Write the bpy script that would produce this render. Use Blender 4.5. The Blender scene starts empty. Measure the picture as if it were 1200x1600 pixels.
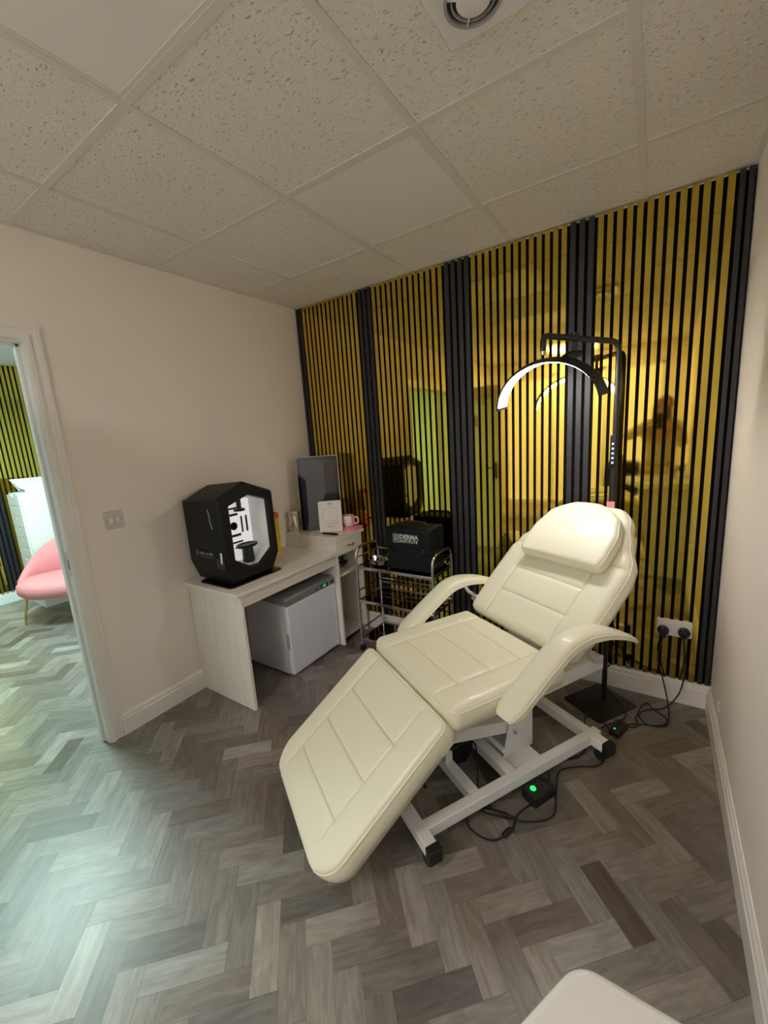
import bpy, bmesh, math, random
from mathutils import Vector, Matrix
random.seed(7)
R = math.radians
PI = math.pi
scene = bpy.context.scene
COL = scene.collection

# ------------------------------------------------------------------ camera
cd = bpy.data.cameras.new('camera'); cam = bpy.data.objects.new('camera', cd); COL.objects.link(cam)
cd.sensor_fit = 'HORIZONTAL'; cd.sensor_width = 36.0; cd.lens = 634.887 / 1200 * 36.0; cd.clip_start = 0.02
cam.matrix_world = Matrix(((0.83388124, -0.04773659, 0.54987571, 2.2893655),
                           (0.54790044, 0.19196225, -0.81422086, -2.38499043),
                           (-0.06668725, 0.98024064, 0.18622862, 1.47318068), (0, 0, 0, 1)))
scene.camera = cam

# ------------------------------------------------------------------ world, exposure, light levels
w = bpy.data.worlds.new('world'); scene.world = w; w.use_nodes = True
w.node_tree.nodes['Background'].inputs[0].default_value = (0.9, 0.95, 1.0, 1)
w.node_tree.nodes['Background'].inputs[1].default_value = 0.05
vs = scene.view_settings
vs.view_transform = 'Standard'; vs.look = 'None'; vs.gamma = 1.0; vs.use_curve_mapping = False; vs.exposure = 0.45
scene.cycles.use_denoising = True
scene.cycles.max_bounces = 10; scene.cycles.diffuse_bounces = 6; scene.cycles.glossy_bounces = 6
scene.cycles.caustics_reflective = True; scene.cycles.blur_glossy = 0.15; scene.cycles.sample_clamp_indirect = 12.0
LAMP_E = 34.0        # the lit strip of the half moon lamp
OTHER_E = 68.0       # ceiling light in the next room
CEIL_FILL_E = 25.0        # fill light added in the ceiling behind the camera
SHOP_FILL_E = 0.45         # glowing window added in the near wall as room fill

# ------------------------------------------------------------------ materials
def mk(name):
    m = bpy.data.materials.new(name); m.use_nodes = True
    return m, m.node_tree, m.node_tree.nodes['Principled BSDF']
def srgb(r, g, b):
    f = lambda c: (c / 255 / 12.92) if c / 255 <= 0.04045 else ((c / 255 + 0.055) / 1.055) ** 2.4
    return (f(r), f(g), f(b))
def mat(name, col, rough=0.5, metal=0.0, coat=0.0, bump=0.0, bscale=60.0, vary=0.0, trans=0.0, emit=None, es=0.0, spec=0.5):
    m, nt, b = mk(name)
    b.inputs['Base Color'].default_value = (*col, 1); b.inputs['Roughness'].default_value = rough
    b.inputs['Metallic'].default_value = metal; b.inputs['Coat Weight'].default_value = coat
    b.inputs['Specular IOR Level'].default_value = spec
    if trans: b.inputs['Transmission Weight'].default_value = trans
    if emit: b.inputs['Emission Color'].default_value = (*emit, 1); b.inputs['Emission Strength'].default_value = es
    tc = nt.nodes.new('ShaderNodeTexCoord')
    n = nt.nodes.new('ShaderNodeTexNoise'); n.inputs['Scale'].default_value = bscale; n.inputs['Detail'].default_value = 4
    nt.links.new(tc.outputs['Object'], n.inputs['Vector'])
    if bump:
        bp = nt.nodes.new('ShaderNodeBump'); bp.inputs['Strength'].default_value = bump; bp.inputs['Distance'].default_value = 0.002
        nt.links.new(n.outputs['Fac'], bp.inputs['Height']); nt.links.new(bp.outputs['Normal'], b.inputs['Normal'])
    v = vary or 0.04
    mr = nt.nodes.new('ShaderNodeMapRange'); mr.inputs['To Min'].default_value = 1 - v; mr.inputs['To Max'].default_value = 1 + v
    nt.links.new(n.outputs['Fac'], mr.inputs['Value'])
    mx = nt.nodes.new('ShaderNodeVectorMath'); mx.operation = 'SCALE'; mx.inputs[0].default_value = col
    nt.links.new(mr.outputs['Result'], mx.inputs['Scale']); nt.links.new(mx.outputs['Vector'], b.inputs['Base Color'])
    return m

M = {}
M['wall'] = mat('painted_plaster', (0.86, 0.80, 0.755), 0.75, bump=0.15, bscale=180, vary=0.01)
M['wall_white'] = mat('white_paint_next_room', (0.80, 0.82, 0.80), 0.7, bump=0.1, bscale=150, vary=0.01)
M['gloss_white'] = mat('white_gloss_woodwork', (0.82, 0.80, 0.79), 0.3, bump=0.05, bscale=20, vary=0.01)
M['grid'] = mat('ceiling_grid_white', (0.70, 0.67, 0.62), 0.55, vary=0.02)
M['flat_panel'] = mat('opal_panel', (0.80, 0.78, 0.75), 0.45, vary=0.01)
M['black_slat'] = mat('charcoal_slat', (0.024, 0.022, 0.025), 0.42, bump=0.3, bscale=90, vary=0.15)
M['felt'] = mat('black_felt', (0.006, 0.006, 0.007), 0.95, bump=0.6, bscale=400, spec=0.1)
M['cream'] = mat('cream_leatherette', (0.78, 0.77, 0.62), 0.36, coat=0.12, bump=0.35, bscale=260, vary=0.015)
M['pipe'] = mat('cream_piping', (0.80, 0.77, 0.62), 0.35, coat=0.2, vary=0.02)
M['white_metal'] = mat('white_powder_coat', (0.84, 0.87, 0.90), 0.35, coat=0.15, bump=0.05, bscale=200, vary=0.02)
M['black_plastic'] = mat('black_plastic', (0.012, 0.012, 0.013), 0.38, bump=0.15, bscale=200)
M['black_matt'] = mat('matt_black_shell', (0.006, 0.006, 0.007), 0.5, bump=0.15, bscale=300, spec=0.3)
M['black_gloss'] = mat('gloss_black', (0.008, 0.008, 0.009), 0.08)
M['black_metal'] = mat('black_powder_coat', (0.015, 0.014, 0.014), 0.33, bump=0.1, bscale=200)
M['steel'] = mat('polished_steel', (0.62, 0.61, 0.60), 0.16, 1.0, vary=0.03)
M['steel_shelf'] = mat('dark_mirror_steel', (0.30, 0.29, 0.28), 0.07, 1.0, bump=0.04, bscale=8, vary=0.03)
M['satin_silver'] = mat('satin_silver', (0.72, 0.69, 0.66), 0.25, 0.85, vary=0.02)
M['seam'] = mat('seam_thread', (0.50, 0.46, 0.34), 0.6)  # darker cream that stands for the shade inside the creases
M['chrome'] = mat('chrome', (0.75, 0.75, 0.76), 0.08, 1.0, vary=0.01)
M['rubber'] = mat('black_rubber', (0.01, 0.01, 0.01), 0.6, vary=0.05)
M['cable'] = mat('black_cable', (0.012, 0.012, 0.012), 0.45)
M['fridge_body'] = mat('pale_grey_enamel', (0.58, 0.60, 0.68), 0.35, vary=0.01)
M['fridge_door'] = mat('white_enamel_door', (0.76, 0.79, 0.94), 0.16, coat=0.3, vary=0.005)
M['fridge_cap'] = mat('grey_plastic_cap', (0.20, 0.20, 0.215), 0.45, bump=0.1)
M['green_led'] = mat('green_led', (0.02, 0.4, 0.08), 0.4, emit=(0.02, 0.85, 0.16), es=0.9)
M['blue_led'] = mat('blue_led', (0.3, 0.5, 0.9), 0.4, emit=(0.35, 0.6, 1.0), es=3.0)
M['mid_grey'] = mat('grey_plastic', (0.35, 0.35, 0.36), 0.5)
M['white_plastic'] = mat('white_plastic', (0.78, 0.77, 0.78), 0.25, vary=0.01)
M['switch'] = mat('brushed_switch_plate', (0.52, 0.50, 0.50), 0.35, 0.4, vary=0.03)
M['yellow'] = mat('yellow_plastic', (0.75, 0.50, 0.015), 0.35)
M['red'] = mat('red_plastic', (0.75, 0.10, 0.03), 0.4)
M['pink'] = mat('pink_velvet', (0.70, 0.24, 0.26), 0.75, bump=0.3, bscale=120, vary=0.06)
M['pink_card'] = mat('pink_card', (0.85, 0.30, 0.40), 0.5)
M['ceramic'] = mat('white_ceramic', (0.82, 0.79, 0.76), 0.15, coat=0.5)
M['gold_leg'] = mat('brass_leg', (0.72, 0.50, 0.22), 0.25, 1.0)
M['brass_pin'] = mat('dark_handle', (0.12, 0.10, 0.09), 0.3, 0.8)
M['print_grey'] = mat('grey_print', (0.45, 0.42, 0.40), 0.7)
M['logo_white'] = mat('silver_print', (0.62, 0.64, 0.65), 0.5)
M['logo_dim'] = mat('grey_mark', (0.16, 0.17, 0.18), 0.4)
M['case_black'] = mat('black_case_nylon', (0.004, 0.007, 0.009), 0.55, bump=0.3, bscale=300, spec=0.25)
M['screen'] = mat('dark_screen_glass', (0.034, 0.034, 0.040), 0.03, vary=0.01)
M['silver_bezel'] = mat('silver_bezel', (0.62, 0.62, 0.63), 0.3, 0.6)
M['machine_white'] = mat('machine_white', (0.80, 0.80, 0.80), 0.5)
M['machine_lit'] = mat('machine_lit_panel', (0.85, 0.85, 0.86), 0.5, emit=(0.95, 0.96, 1.0), es=0.35)
M['skin'] = mat('skin', (0.62, 0.36, 0.26), 0.5, vary=0.04)
M['hair'] = mat('auburn_hair', (0.20, 0.07, 0.03), 0.5, bump=0.8, bscale=90, vary=0.3)
M['blouse'] = mat('cream_blouse', (0.70, 0.62, 0.48), 0.7, bump=0.3, bscale=40, vary=0.2)
M['leaf'] = mat('leaf_green', (0.06, 0.14, 0.04), 0.5, vary=0.3)
M['lamp_lit'] = mat('lamp_lit_strip', (1, 1, 1), 0.5, emit=(1.0, 0.95, 0.90), es=LAMP_E)
M['next_lit'] = mat('next_room_light', (1, 1, 1), 0.5, emit=(0.68, 1.0, 0.94), es=OTHER_E)
M['ceil_lit'] = mat('ceiling_panel_light', (1, 1, 1), 0.5, emit=(1.0, 0.92, 0.84), es=CEIL_FILL_E)  # glow of the added ceiling fill panel
M['shop_lit'] = mat('frosted_daylight_glass', (0.7, 0.7, 0.7), 0.5, emit=(1.0, 0.88, 0.76), es=SHOP_FILL_E)  # glow of the added fill window

def gold_mirror():
    m, nt, b = mk('gold_mirror_slat')
    b.inputs['Base Color'].default_value = (0.72, 0.54, 0.10, 1); b.inputs['Metallic'].default_value = 1.0
    b.inputs['Roughness'].default_value = 0.06
    tc = nt.nodes.new('ShaderNodeTexCoord'); mp = nt.nodes.new('ShaderNodeMapping'); mp.inputs['Scale'].default_value = (6, 6, 2.5)
    n = nt.nodes.new('ShaderNodeTexNoise'); n.inputs['Scale'].default_value = 1.0; n.inputs['Detail'].default_value = 1
    bp = nt.nodes.new('ShaderNodeBump'); bp.inputs['Strength'].default_value = 0.04; bp.inputs['Distance'].default_value = 0.01
    nt.links.new(tc.outputs['Object'], mp.inputs['Vector']); nt.links.new(mp.outputs['Vector'], n.inputs['Vector'])
    nt.links.new(n.outputs['Fac'], bp.inputs['Height']); nt.links.new(bp.outputs['Normal'], b.inputs['Normal'])
    n2 = nt.nodes.new('ShaderNodeTexNoise'); n2.inputs['Scale'].default_value = 14; n2.inputs['Detail'].default_value = 5
    mr = nt.nodes.new('ShaderNodeMapRange'); mr.inputs['To Min'].default_value = 0.02; mr.inputs['To Max'].default_value = 0.07
    nt.links.new(tc.outputs['Object'], n2.inputs['Vector']); nt.links.new(n2.outputs['Fac'], mr.inputs['Value']); nt.links.new(mr.outputs['Result'], b.inputs['Roughness'])
    return m
M['gold'] = gold_mirror()

def wood_white(name='white_woodgrain', sc3=(60, 3, 60)):
    m, nt, b = mk(name)
    tc = nt.nodes.new('ShaderNodeTexCoord'); mp = nt.nodes.new('ShaderNodeMapping'); mp.inputs['Scale'].default_value = sc3
    n = nt.nodes.new('ShaderNodeTexNoise'); n.inputs['Scale'].default_value = 1.0; n.inputs['Detail'].default_value = 5
    cr = nt.nodes.new('ShaderNodeValToRGB'); cr.color_ramp.elements[0].color = (0.73, 0.70, 0.65, 1); cr.color_ramp.elements[1].color = (0.80, 0.78, 0.74, 1)
    cr.color_ramp.elements[0].position = 0.3; cr.color_ramp.elements[1].position = 0.6
    nt.links.new(tc.outputs['Object'], mp.inputs['Vector']); nt.links.new(mp.outputs['Vector'], n.inputs['Vector'])
    nt.links.new(n.outputs['Fac'], cr.inputs['Fac']); nt.links.new(cr.outputs['Color'], b.inputs['Base Color'])
    b.inputs['Roughness'].default_value = 0.42
    return m
M['wood_white'] = wood_white()
M['wood_upright'] = wood_white('white_woodgrain_upright', (50, 50, 2.5))

def plank_mat():
    m, nt, b = mk('grey_oak_planks')
    uv = nt.nodes.new('ShaderNodeUVMap'); uv.uv_map = 'UVMap'
    at = nt.nodes.new('ShaderNodeAttribute'); at.attribute_name = 'tone'
    sep = nt.nodes.new('ShaderNodeSeparateColor'); nt.links.new(at.outputs['Color'], sep.inputs['Color'])
    mp = nt.nodes.new('ShaderNodeMapping'); mp.inputs['Scale'].default_value = (5, 85, 1)
    n = nt.nodes.new('ShaderNodeTexNoise'); n.inputs['Scale'].default_value = 1.0; n.inputs['Detail'].default_value = 8; n.inputs['Distortion'].default_value = 0.35; n.inputs['Roughness'].default_value = 0.7
    nt.links.new(uv.outputs['UV'], mp.inputs['Vector']); nt.links.new(mp.outputs['Vector'], n.inputs['Vector'])
    mp2 = nt.nodes.new('ShaderNodeMapping'); mp2.inputs['Scale'].default_value = (5, 22, 1)
    wv = nt.nodes.new('ShaderNodeTexNoise'); wv.inputs['Scale'].default_value = 1.6; wv.inputs['Detail'].default_value = 3; wv.inputs['Distortion'].default_value = 1.2
    nt.links.new(uv.outputs['UV'], mp2.inputs['Vector']); nt.links.new(mp2.outputs['Vector'], wv.inputs['Vector'])
    ramp = nt.nodes.new('ShaderNodeValToRGB'); e = ramp.color_ramp.elements
    e[0].position = 0.0; e[0].color = (0.105, 0.085, 0.074, 1); e[1].position = 1.0; e[1].color = (0.330, 0.298, 0.272, 1)
    x = e.new(0.5); x.color = (0.205, 0.178, 0.160, 1)
    nt.links.new(sep.outputs['Red'], ramp.inputs['Fac'])
    mr = nt.nodes.new('ShaderNodeMapRange'); mr.inputs['From Min'].default_value = 0.3; mr.inputs['From Max'].default_value = 0.7; mr.inputs['To Min'].default_value = 0.80; mr.inputs['To Max'].default_value = 1.16
    nt.links.new(n.outputs['Fac'], mr.inputs['Value'])
    mr2 = nt.nodes.new('ShaderNodeMapRange'); mr2.inputs['From Min'].default_value = 0.35; mr2.inputs['From Max'].default_value = 0.65; mr2.inputs['To Min'].default_value = 0.80; mr2.inputs['To Max'].default_value = 1.10
    nt.links.new(wv.outputs['Fac'], mr2.inputs['Value'])
    mm = nt.nodes.new('ShaderNodeMath'); mm.operation = 'MULTIPLY'; nt.links.new(mr.outputs[0], mm.inputs[0]); nt.links.new(mr2.outputs[0], mm.inputs[1])
    sc = nt.nodes.new('ShaderNodeVectorMath'); sc.operation = 'SCALE'
    nt.links.new(ramp.outputs['Color'], sc.inputs[0]); nt.links.new(mm.outputs[0], sc.inputs['Scale'])
    hs = nt.nodes.new('ShaderNodeHueSaturation'); nt.links.new(sc.outputs['Vector'], hs.inputs['Color'])
    ms = nt.nodes.new('ShaderNodeMapRange'); ms.inputs['To Min'].default_value = 0.6; ms.inputs['To Max'].default_value = 1.25
    nt.links.new(sep.outputs['Green'], ms.inputs['Value']); nt.links.new(ms.outputs[0], hs.inputs['Saturation'])
    nt.links.new(hs.outputs['Color'], b.inputs['Base Color'])
    b.inputs['Roughness'].default_value = 0.36; b.inputs['Specular IOR Level'].default_value = 0.5
    bp = nt.nodes.new('ShaderNodeBump'); bp.inputs['Strength'].default_value = 0.25; bp.inputs['Distance'].default_value = 0.0008
    nt.links.new(n.outputs['Fac'], bp.inputs['Height']); nt.links.new(bp.outputs['Normal'], b.inputs['Normal'])
    return m
M['plank'] = plank_mat()
M['gap'] = mat('plank_gap', (0.10, 0.09, 0.08), 0.9)

def tile_mat():
    m, nt, b = mk('fissured_ceiling_tile')
    tc = nt.nodes.new('ShaderNodeTexCoord')
    def layer(scale, stretch, lo, hi, det=2.0, dist=0.6):
        mp = nt.nodes.new('ShaderNodeMapping'); mp.inputs['Scale'].default_value = stretch; mp.inputs['Rotation'].default_value = (0, 0, R(28))
        n = nt.nodes.new('ShaderNodeTexNoise'); n.inputs['Scale'].default_value = scale; n.inputs['Detail'].default_value = det; n.inputs['Distortion'].default_value = dist
        nt.links.new(tc.outputs['Object'], mp.inputs['Vector']); nt.links.new(mp.outputs['Vector'], n.inputs['Vector'])
        mr = nt.nodes.new('ShaderNodeMapRange'); mr.inputs['From Min'].default_value = lo; mr.inputs['From Max'].default_value = hi
        nt.links.new(n.outputs['Fac'], mr.inputs['Value']); return mr
    big = layer(60, (1.0, 3.0, 1), 0.630, 0.675)
    small = layer(150, (1.0, 1.8, 1), 0.62, 0.70)
    mx = nt.nodes.new('ShaderNodeMath'); mx.operation = 'MAXIMUM'; mx.use_clamp = True
    sm = nt.nodes.new('ShaderNodeMath'); sm.operation = 'MULTIPLY'; sm.inputs[1].default_value = 0.45
    nt.links.new(small.outputs[0], sm.inputs[0]); nt.links.new(big.outputs[0], mx.inputs[0]); nt.links.new(sm.outputs[0], mx.inputs[1])
    mix = nt.nodes.new('ShaderNodeMix'); mix.data_type = 'RGBA'; mix.inputs['A'].default_value = (0.80, 0.77, 0.71, 1); mix.inputs['B'].default_value = (0.44, 0.41, 0.355, 1)  # shade inside the fissures is mixed into the tile colour
    nt.links.new(mx.outputs[0], mix.inputs['Factor']); nt.links.new(mix.outputs['Result'], b.inputs['Base Color'])
    fine = nt.nodes.new('ShaderNodeTexNoise'); fine.inputs['Scale'].default_value = 260; fine.inputs['Detail'].default_value = 3
    nt.links.new(tc.outputs['Object'], fine.inputs['Vector'])
    h = nt.nodes.new('ShaderNodeMath'); h.operation = 'MULTIPLY_ADD'; h.inputs[1].default_value = -1.6
    nt.links.new(mx.outputs[0], h.inputs[0]); nt.links.new(fine.outputs['Fac'], h.inputs[2])
    bp = nt.nodes.new('ShaderNodeBump'); bp.inputs['Strength'].default_value = 0.6; bp.inputs['Distance'].default_value = 0.002
    nt.links.new(h.outputs[0], bp.inputs['Height']); nt.links.new(bp.outputs['Normal'], b.inputs['Normal'])
    b.inputs['Roughness'].default_value = 0.9
    return m
M['tile'] = tile_mat()

def glass_mat():
    m, nt, b = mk('clear_glass')
    b.inputs['Base Color'].default_value = (0.95, 0.97, 0.97, 1); b.inputs['Roughness'].default_value = 0.05; b.inputs['Transmission Weight'].default_value = 1.0
    return m
M['glass'] = glass_mat()

# ------------------------------------------------------------------ mesh helpers
def V(*a): return Vector(a)
class MB:
    def __init__(s): s.v = []; s.f = []
    def add(s, vs_, fs_):
        o = len(s.v); s.v += [tuple(q) for q in vs_]; s.f += [tuple(i + o for i in f) for f in fs_]; return s
    def box(s, x0, x1, y0, y1, z0, z1, mtx=None):
        c = [(x, y, z) for z in (z0, z1) for y in (y0, y1) for x in (x0, x1)]
        if mtx: c = [mtx @ Vector(q) for q in c]
        return s.add(c, [(0, 2, 3, 1), (4, 5, 7, 6), (0, 1, 5, 4), (2, 6, 7, 3), (0, 4, 6, 2), (1, 3, 7, 5)])
    def tube(s, pts, r, n=10, closed=False, caps=True):
        pts = [Vector(q) for q in pts]; m = len(pts); rs = r if isinstance(r, (list, tuple)) else [r] * m
        rings = []; prev = None
        for i in range(m):
            if closed: t = (pts[(i + 1) % m] - pts[i - 1])
            else: t = (pts[min(i + 1, m - 1)] - pts[max(i - 1, 0)])
            t.normalize()
            if prev is None:
                a = Vector((0, 0, 1)) if abs(t.z) < 0.9 else Vector((1, 0, 0)); a = (a - t * a.dot(t)).normalized()
            else:
                a = (prev - t * prev.dot(t)).normalized()
            prev = a; b = t.cross(a)
            rings.append([pts[i] + (a * math.cos(2 * PI * k / n) + b * math.sin(2 * PI * k / n)) * rs[i] for k in range(n)])
        vs_ = [q for r_ in rings for q in r_]; fs_ = []
        for i in range(m if closed else m - 1):
            j = (i + 1) % m
            for k in range(n): fs_.append((i * n + k, i * n + (k + 1) % n, j * n + (k + 1) % n, j * n + k))
        if not closed and caps: fs_ += [tuple(range(n - 1, -1, -1)), tuple((m - 1) * n + k for k in range(n))]
        return s.add(vs_, fs_)
    def cyl(s, a, b, r, n=20, r2=None):
        return s.tube([a, b], [r, r if r2 is None else r2], n)
    def lathe(s, prof, c=(0, 0, 0), n=28, fn=None):
        vs_ = []; m = len(prof)
        for (r, z) in prof:
            for k in range(n):
                a = 2 * PI * k / n; rr = r * (fn(a, z) if fn else 1)
                vs_.append((c[0] + rr * math.cos(a), c[1] + rr * math.sin(a), c[2] + z))
        fs_ = [(i * n + k, i * n + (k + 1) % n, (i + 1) * n + (k + 1) % n, (i + 1) * n + k) for i in range(m - 1) for k in range(n)]
        fs_ += [tuple(range(n - 1, -1, -1)), tuple((m - 1) * n + k for k in range(n))]
        return s.add(vs_, fs_)
    def prism(s, poly, f0, f1):
        # poly: list of 2D points; f0, f1 map a point to the two 3D ends
        n = len(poly); vs_ = [f0(q) for q in poly] + [f1(q) for q in poly]
        fs_ = [(i, (i + 1) % n, n + (i + 1) % n, n + i) for i in range(n)] + [tuple(range(n - 1, -1, -1)), tuple(range(n, 2 * n))]
        return s.add(vs_, fs_)
    def rings(s, rings, caps=True):
        n = len(rings[0]); m = len(rings); vs_ = [q for r_ in rings for q in r_]
        fs_ = [(i * n + k, i * n + (k + 1) % n, (i + 1) * n + (k + 1) % n, (i + 1) * n + k) for i in range(m - 1) for k in range(n)]
        if caps: fs_ += [tuple(range(n - 1, -1, -1)), tuple((m - 1) * n + k for k in range(n))]
        return s.add(vs_, fs_)
    def build(s, name, m, parent=None, smooth=False, bevel=0.0, seg=2, angle=35):
        me = bpy.data.meshes.new(name); me.from_pydata(s.v, [], s.f); me.update()
        bm = bmesh.new(); bm.from_mesh(me); bmesh.ops.recalc_face_normals(bm, faces=bm.faces); bm.to_mesh(me); bm.free()
        me.materials.append(M[m] if isinstance(m, str) else m)
        o = bpy.data.objects.new(name, me); COL.objects.link(o)
        if parent: o.parent = parent
        if smooth or bevel:
            me.polygons.foreach_set('use_smooth', [True] * len(me.polygons))
            try: me.set_sharp_from_angle(angle=R(angle))
            except Exception: pass
        if bevel:
            b = o.modifiers.new('bevel', 'BEVEL'); b.width = bevel; b.segments = seg; b.limit_method = 'ANGLE'; b.angle_limit = R(30); b.harden_normals = False
        return o
def spline(pts, n=8, closed=False):
    P = [Vector(q) for q in pts]; m = len(P); out = []
    rng = range(m) if closed else range(m - 1)
    for i in rng:
        if closed: a, b, c, d = P[i - 1], P[i], P[(i + 1) % m], P[(i + 2) % m]
        else: a, b, c, d = P[max(i - 1, 0)], P[i], P[i + 1], P[min(i + 2, m - 1)]
        for k in range(n):
            t = k / n
            out.append(0.5 * ((2 * b) + (c - a) * t + (2 * a - 5 * b + 4 * c - d) * t * t + (3 * b - a - 3 * c + d) * t ** 3))
    if not closed: out.append(P[-1])
    return out
def bentpath(pts, rad, n=6):
    # polyline with rounded corners
    P = [Vector(q) for q in pts]; out = [P[0]]
    for i in range(1, len(P) - 1):
        a = (P[i - 1] - P[i]); b = (P[i + 1] - P[i]); r = min(rad, a.length * 0.49, b.length * 0.49)
        p0 = P[i] + a.normalized() * r; p2 = P[i] + b.normalized() * r
        for k in range(n + 1):
            t = k / n; out.append(p0 * (1 - t) ** 2 + P[i] * 2 * t * (1 - t) + p2 * t * t)
    out.append(P[-1]); return out
def tag(o, label=None, cat=None, group=None, kind=None):
    if label: o['label'] = label
    if cat: o['category'] = cat
    if group: o['group'] = group
    if kind: o['kind'] = kind
    return o
def thing(name, label, cat, loc=(0, 0, 0), rz=0.0, group=None):
    o = bpy.data.objects.new(name, None); COL.objects.link(o); o.location = loc; o.rotation_euler = (0, 0, rz); o.empty_display_size = 0.1
    return tag(o, label, cat, group)
def struct(o): o['kind'] = 'structure'; return o
def rrect(x0, x1, y0, y1, r, n=5):
    out = []
    for cx, cy, a0 in ((x1 - r, y1 - r, 0), (x0 + r, y1 - r, 90), (x0 + r, y0 + r, 180), (x1 - r, y0 + r, 270)):
        for k in range(n + 1):
            a = R(a0 + 90 * k / n); out.append((cx + r * math.cos(a), cy + r * math.sin(a)))
    return out
def copy_tree(o, parent=None):
    c = o.copy(); COL.objects.link(c); c.parent = parent
    for ch in [q for q in bpy.data.objects if q.parent == o]: copy_tree(ch, c)
    return c
def text_mesh(body, size, name, m, parent, mtx, align='LEFT', ext=0.0004, bold=0.0):
    cu = bpy.data.curves.new(name, 'FONT'); cu.body = body; cu.size = size; cu.extrude = ext; cu.align_x = align; cu.offset = bold
    t = bpy.data.objects.new('tmp', cu); COL.objects.link(t)
    dg = bpy.context.evaluated_depsgraph_get(); me = bpy.data.meshes.new_from_object(t.evaluated_get(dg))
    bpy.data.objects.remove(t); me.transform(mtx); me.materials.clear(); me.materials.append(M[m])
    o = bpy.data.objects.new(name, me); COL.objects.link(o)
    if parent: o.parent = parent
    return o

# ================================================================== SETTING
W = 2.577; H = 2.43; YB = -4.3; XF = -3.32
# ---- herringbone floor: every plank a quad of one mesh, base slab under it
def make_floor():
    L, w_ = 0.2286, 0.0762; s2 = math.sqrt(0.5)
    org = Vector((2.251, -0.812)); e1 = Vector((s2, -s2)); e2 = Vector((s2, s2)); g = 0.0004
    vs_, fs_, uvs, tones = [], [], [], []
    rnd = random.Random(3)
    x0, x1, y0, y1 = XF - 0.3, W + 0.1, YB - 0.3, 1.6
    def put(a0, a1, b0, b1, along):
        c = org + e1 * (a0 + a1) / 2 + e2 * (b0 + b1) / 2
        if not (x0 < c.x < x1 and y0 < c.y < y1): return
        o = len(vs_)
        for a, b in ((a0 + g, b0 + g), (a1 - g, b0 + g), (a1 - g, b1 - g), (a0 + g, b1 - g)):
            q = org + e1 * a + e2 * b; vs_.append((q.x, q.y, 0.0))
        fs_.append((o, o + 1, o + 2, o + 3))
        ox, oy = rnd.random() * 40, rnd.random() * 40
        if along == 1: uv = [(0, 0), (L, 0), (L, w_), (0, w_)]
        else: uv = [(0, 0), (0, w_), (L, w_), (L, 0)]
        uvs.append([(ox + a, oy + b) for a, b in uv])
        t = min(1, max(0, rnd.gauss(0.52, 0.24))); tones.append((t, rnd.random(), rnd.random()))
    for m_ in range(-40, 40):
        for k in range(-90, 90):
            bx, by = k * w_ + m_ * L, k * w_ - m_ * L
            put(bx, bx + L, by, by + w_, 1)
            put(bx, bx + w_, by + w_, by + w_ + L, 2)
    me = bpy.data.meshes.new('floor'); me.from_pydata(vs_, [], fs_); me.update()
    me.uv_layers.new(name='UVMap'); me.color_attributes.new('tone', 'FLOAT_COLOR', 'CORNER')
    me.uv_layers['UVMap'].data.foreach_set('uv', [c for q in uvs for p_ in q for c in p_])
    me.color_attributes['tone'].data.foreach_set('color', [c for t in tones for _ in range(4) for c in (*t, 1.0)])
    me.materials.append(M['plank'])
    o = bpy.data.objects.new('floor', me); COL.objects.link(o); struct(o)
    b = MB().box(x0, x1, y0, y1, -0.06, -0.0012).build('floor_slab', 'gap', o)
make_floor()
# ---- walls
DY0, DY1, DH = -2.44, -1.68, 1.965      # door opening in the left wall
wl = MB().box(-0.1, 0, DY1 + 0.03, 0.02, 0, H + 0.1).box(-0.1, 0, YB, DY0 - 0.03, 0, H + 0.1).box(-0.1, 0, DY0 - 0.03, DY1 + 0.03, DH + 0.03, H + 0.1)
struct(wl.build('wall_left', 'wall'))
struct(MB().box(W, W + 0.1, YB, 0.03, 0, H + 0.1).build('wall_right', 'wall'))
struct(MB().box(-0.1, W + 0.1, 0.03, 0.13, 0, H + 0.1).build('wall_far', 'wall'))
wb = MB().box(-0.1, 0.25, YB - 0.1, YB, 0, H + 0.1).box(2.35, W + 0.1, YB - 0.1, YB, 0, H + 0.1).box(0.25, 2.35, YB - 0.1, YB, 2.2, H + 0.1).box(0.25, 2.35, YB - 0.1, YB, 0, 0.25)
struct(wb.build('wall_near', 'wall'))
win = MB()
for x in (0.25, 0.94, 1.63, 2.31): win.box(x, x + 0.04, YB - 0.07, YB - 0.01, 0.25, 2.2)
win.box(0.25, 2.35, YB - 0.07, YB - 0.01, 0.25, 0.29).box(0.25, 2.35, YB - 0.07, YB - 0.01, 2.16, 2.2)
wo = struct(win.build('window_1', 'gloss_white'))  # window added to hold the fill glow
MB().box(0.28, 2.32, YB - 0.05, YB - 0.04, 0.28, 2.17).build('pane', 'shop_lit', wo)  # added emitter, a soft even fill from behind the camera
# next room shell
nx = MB().box(XF - 0.1, XF, YB, 1.5, 0, H + 0.1)
struct(nx.build('wall_next_room_far', 'wall_white'))
struct(MB().box(XF - 0.1, -0.1, 1.5, 1.6, 0, H + 0.1).build('wall_next_room_side', 'wall_white'))
struct(MB().box(XF - 0.1, -0.1, YB - 0.1, YB, 0, H + 0.1).build('wall_next_room_near', 'wall_white'))
struct(MB().box(-0.1, -0.08, 0.13, 1.5, 0, H + 0.1).build('wall_next_room_divider', 'wall_white'))
# white skin on the next room's side of the dividing wall
nl = MB().box(-0.108, -0.1005, DY1 + 0.09, 0.13, 0, H).box(-0.108, -0.1005, YB, DY0 - 0.09, 0, H).box(-0.108, -0.1005, DY0 - 0.09, DY1 + 0.09, DH + 0.09, H)
struct(nl.build('wall_next_room_inner', 'wall_white'))
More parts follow.
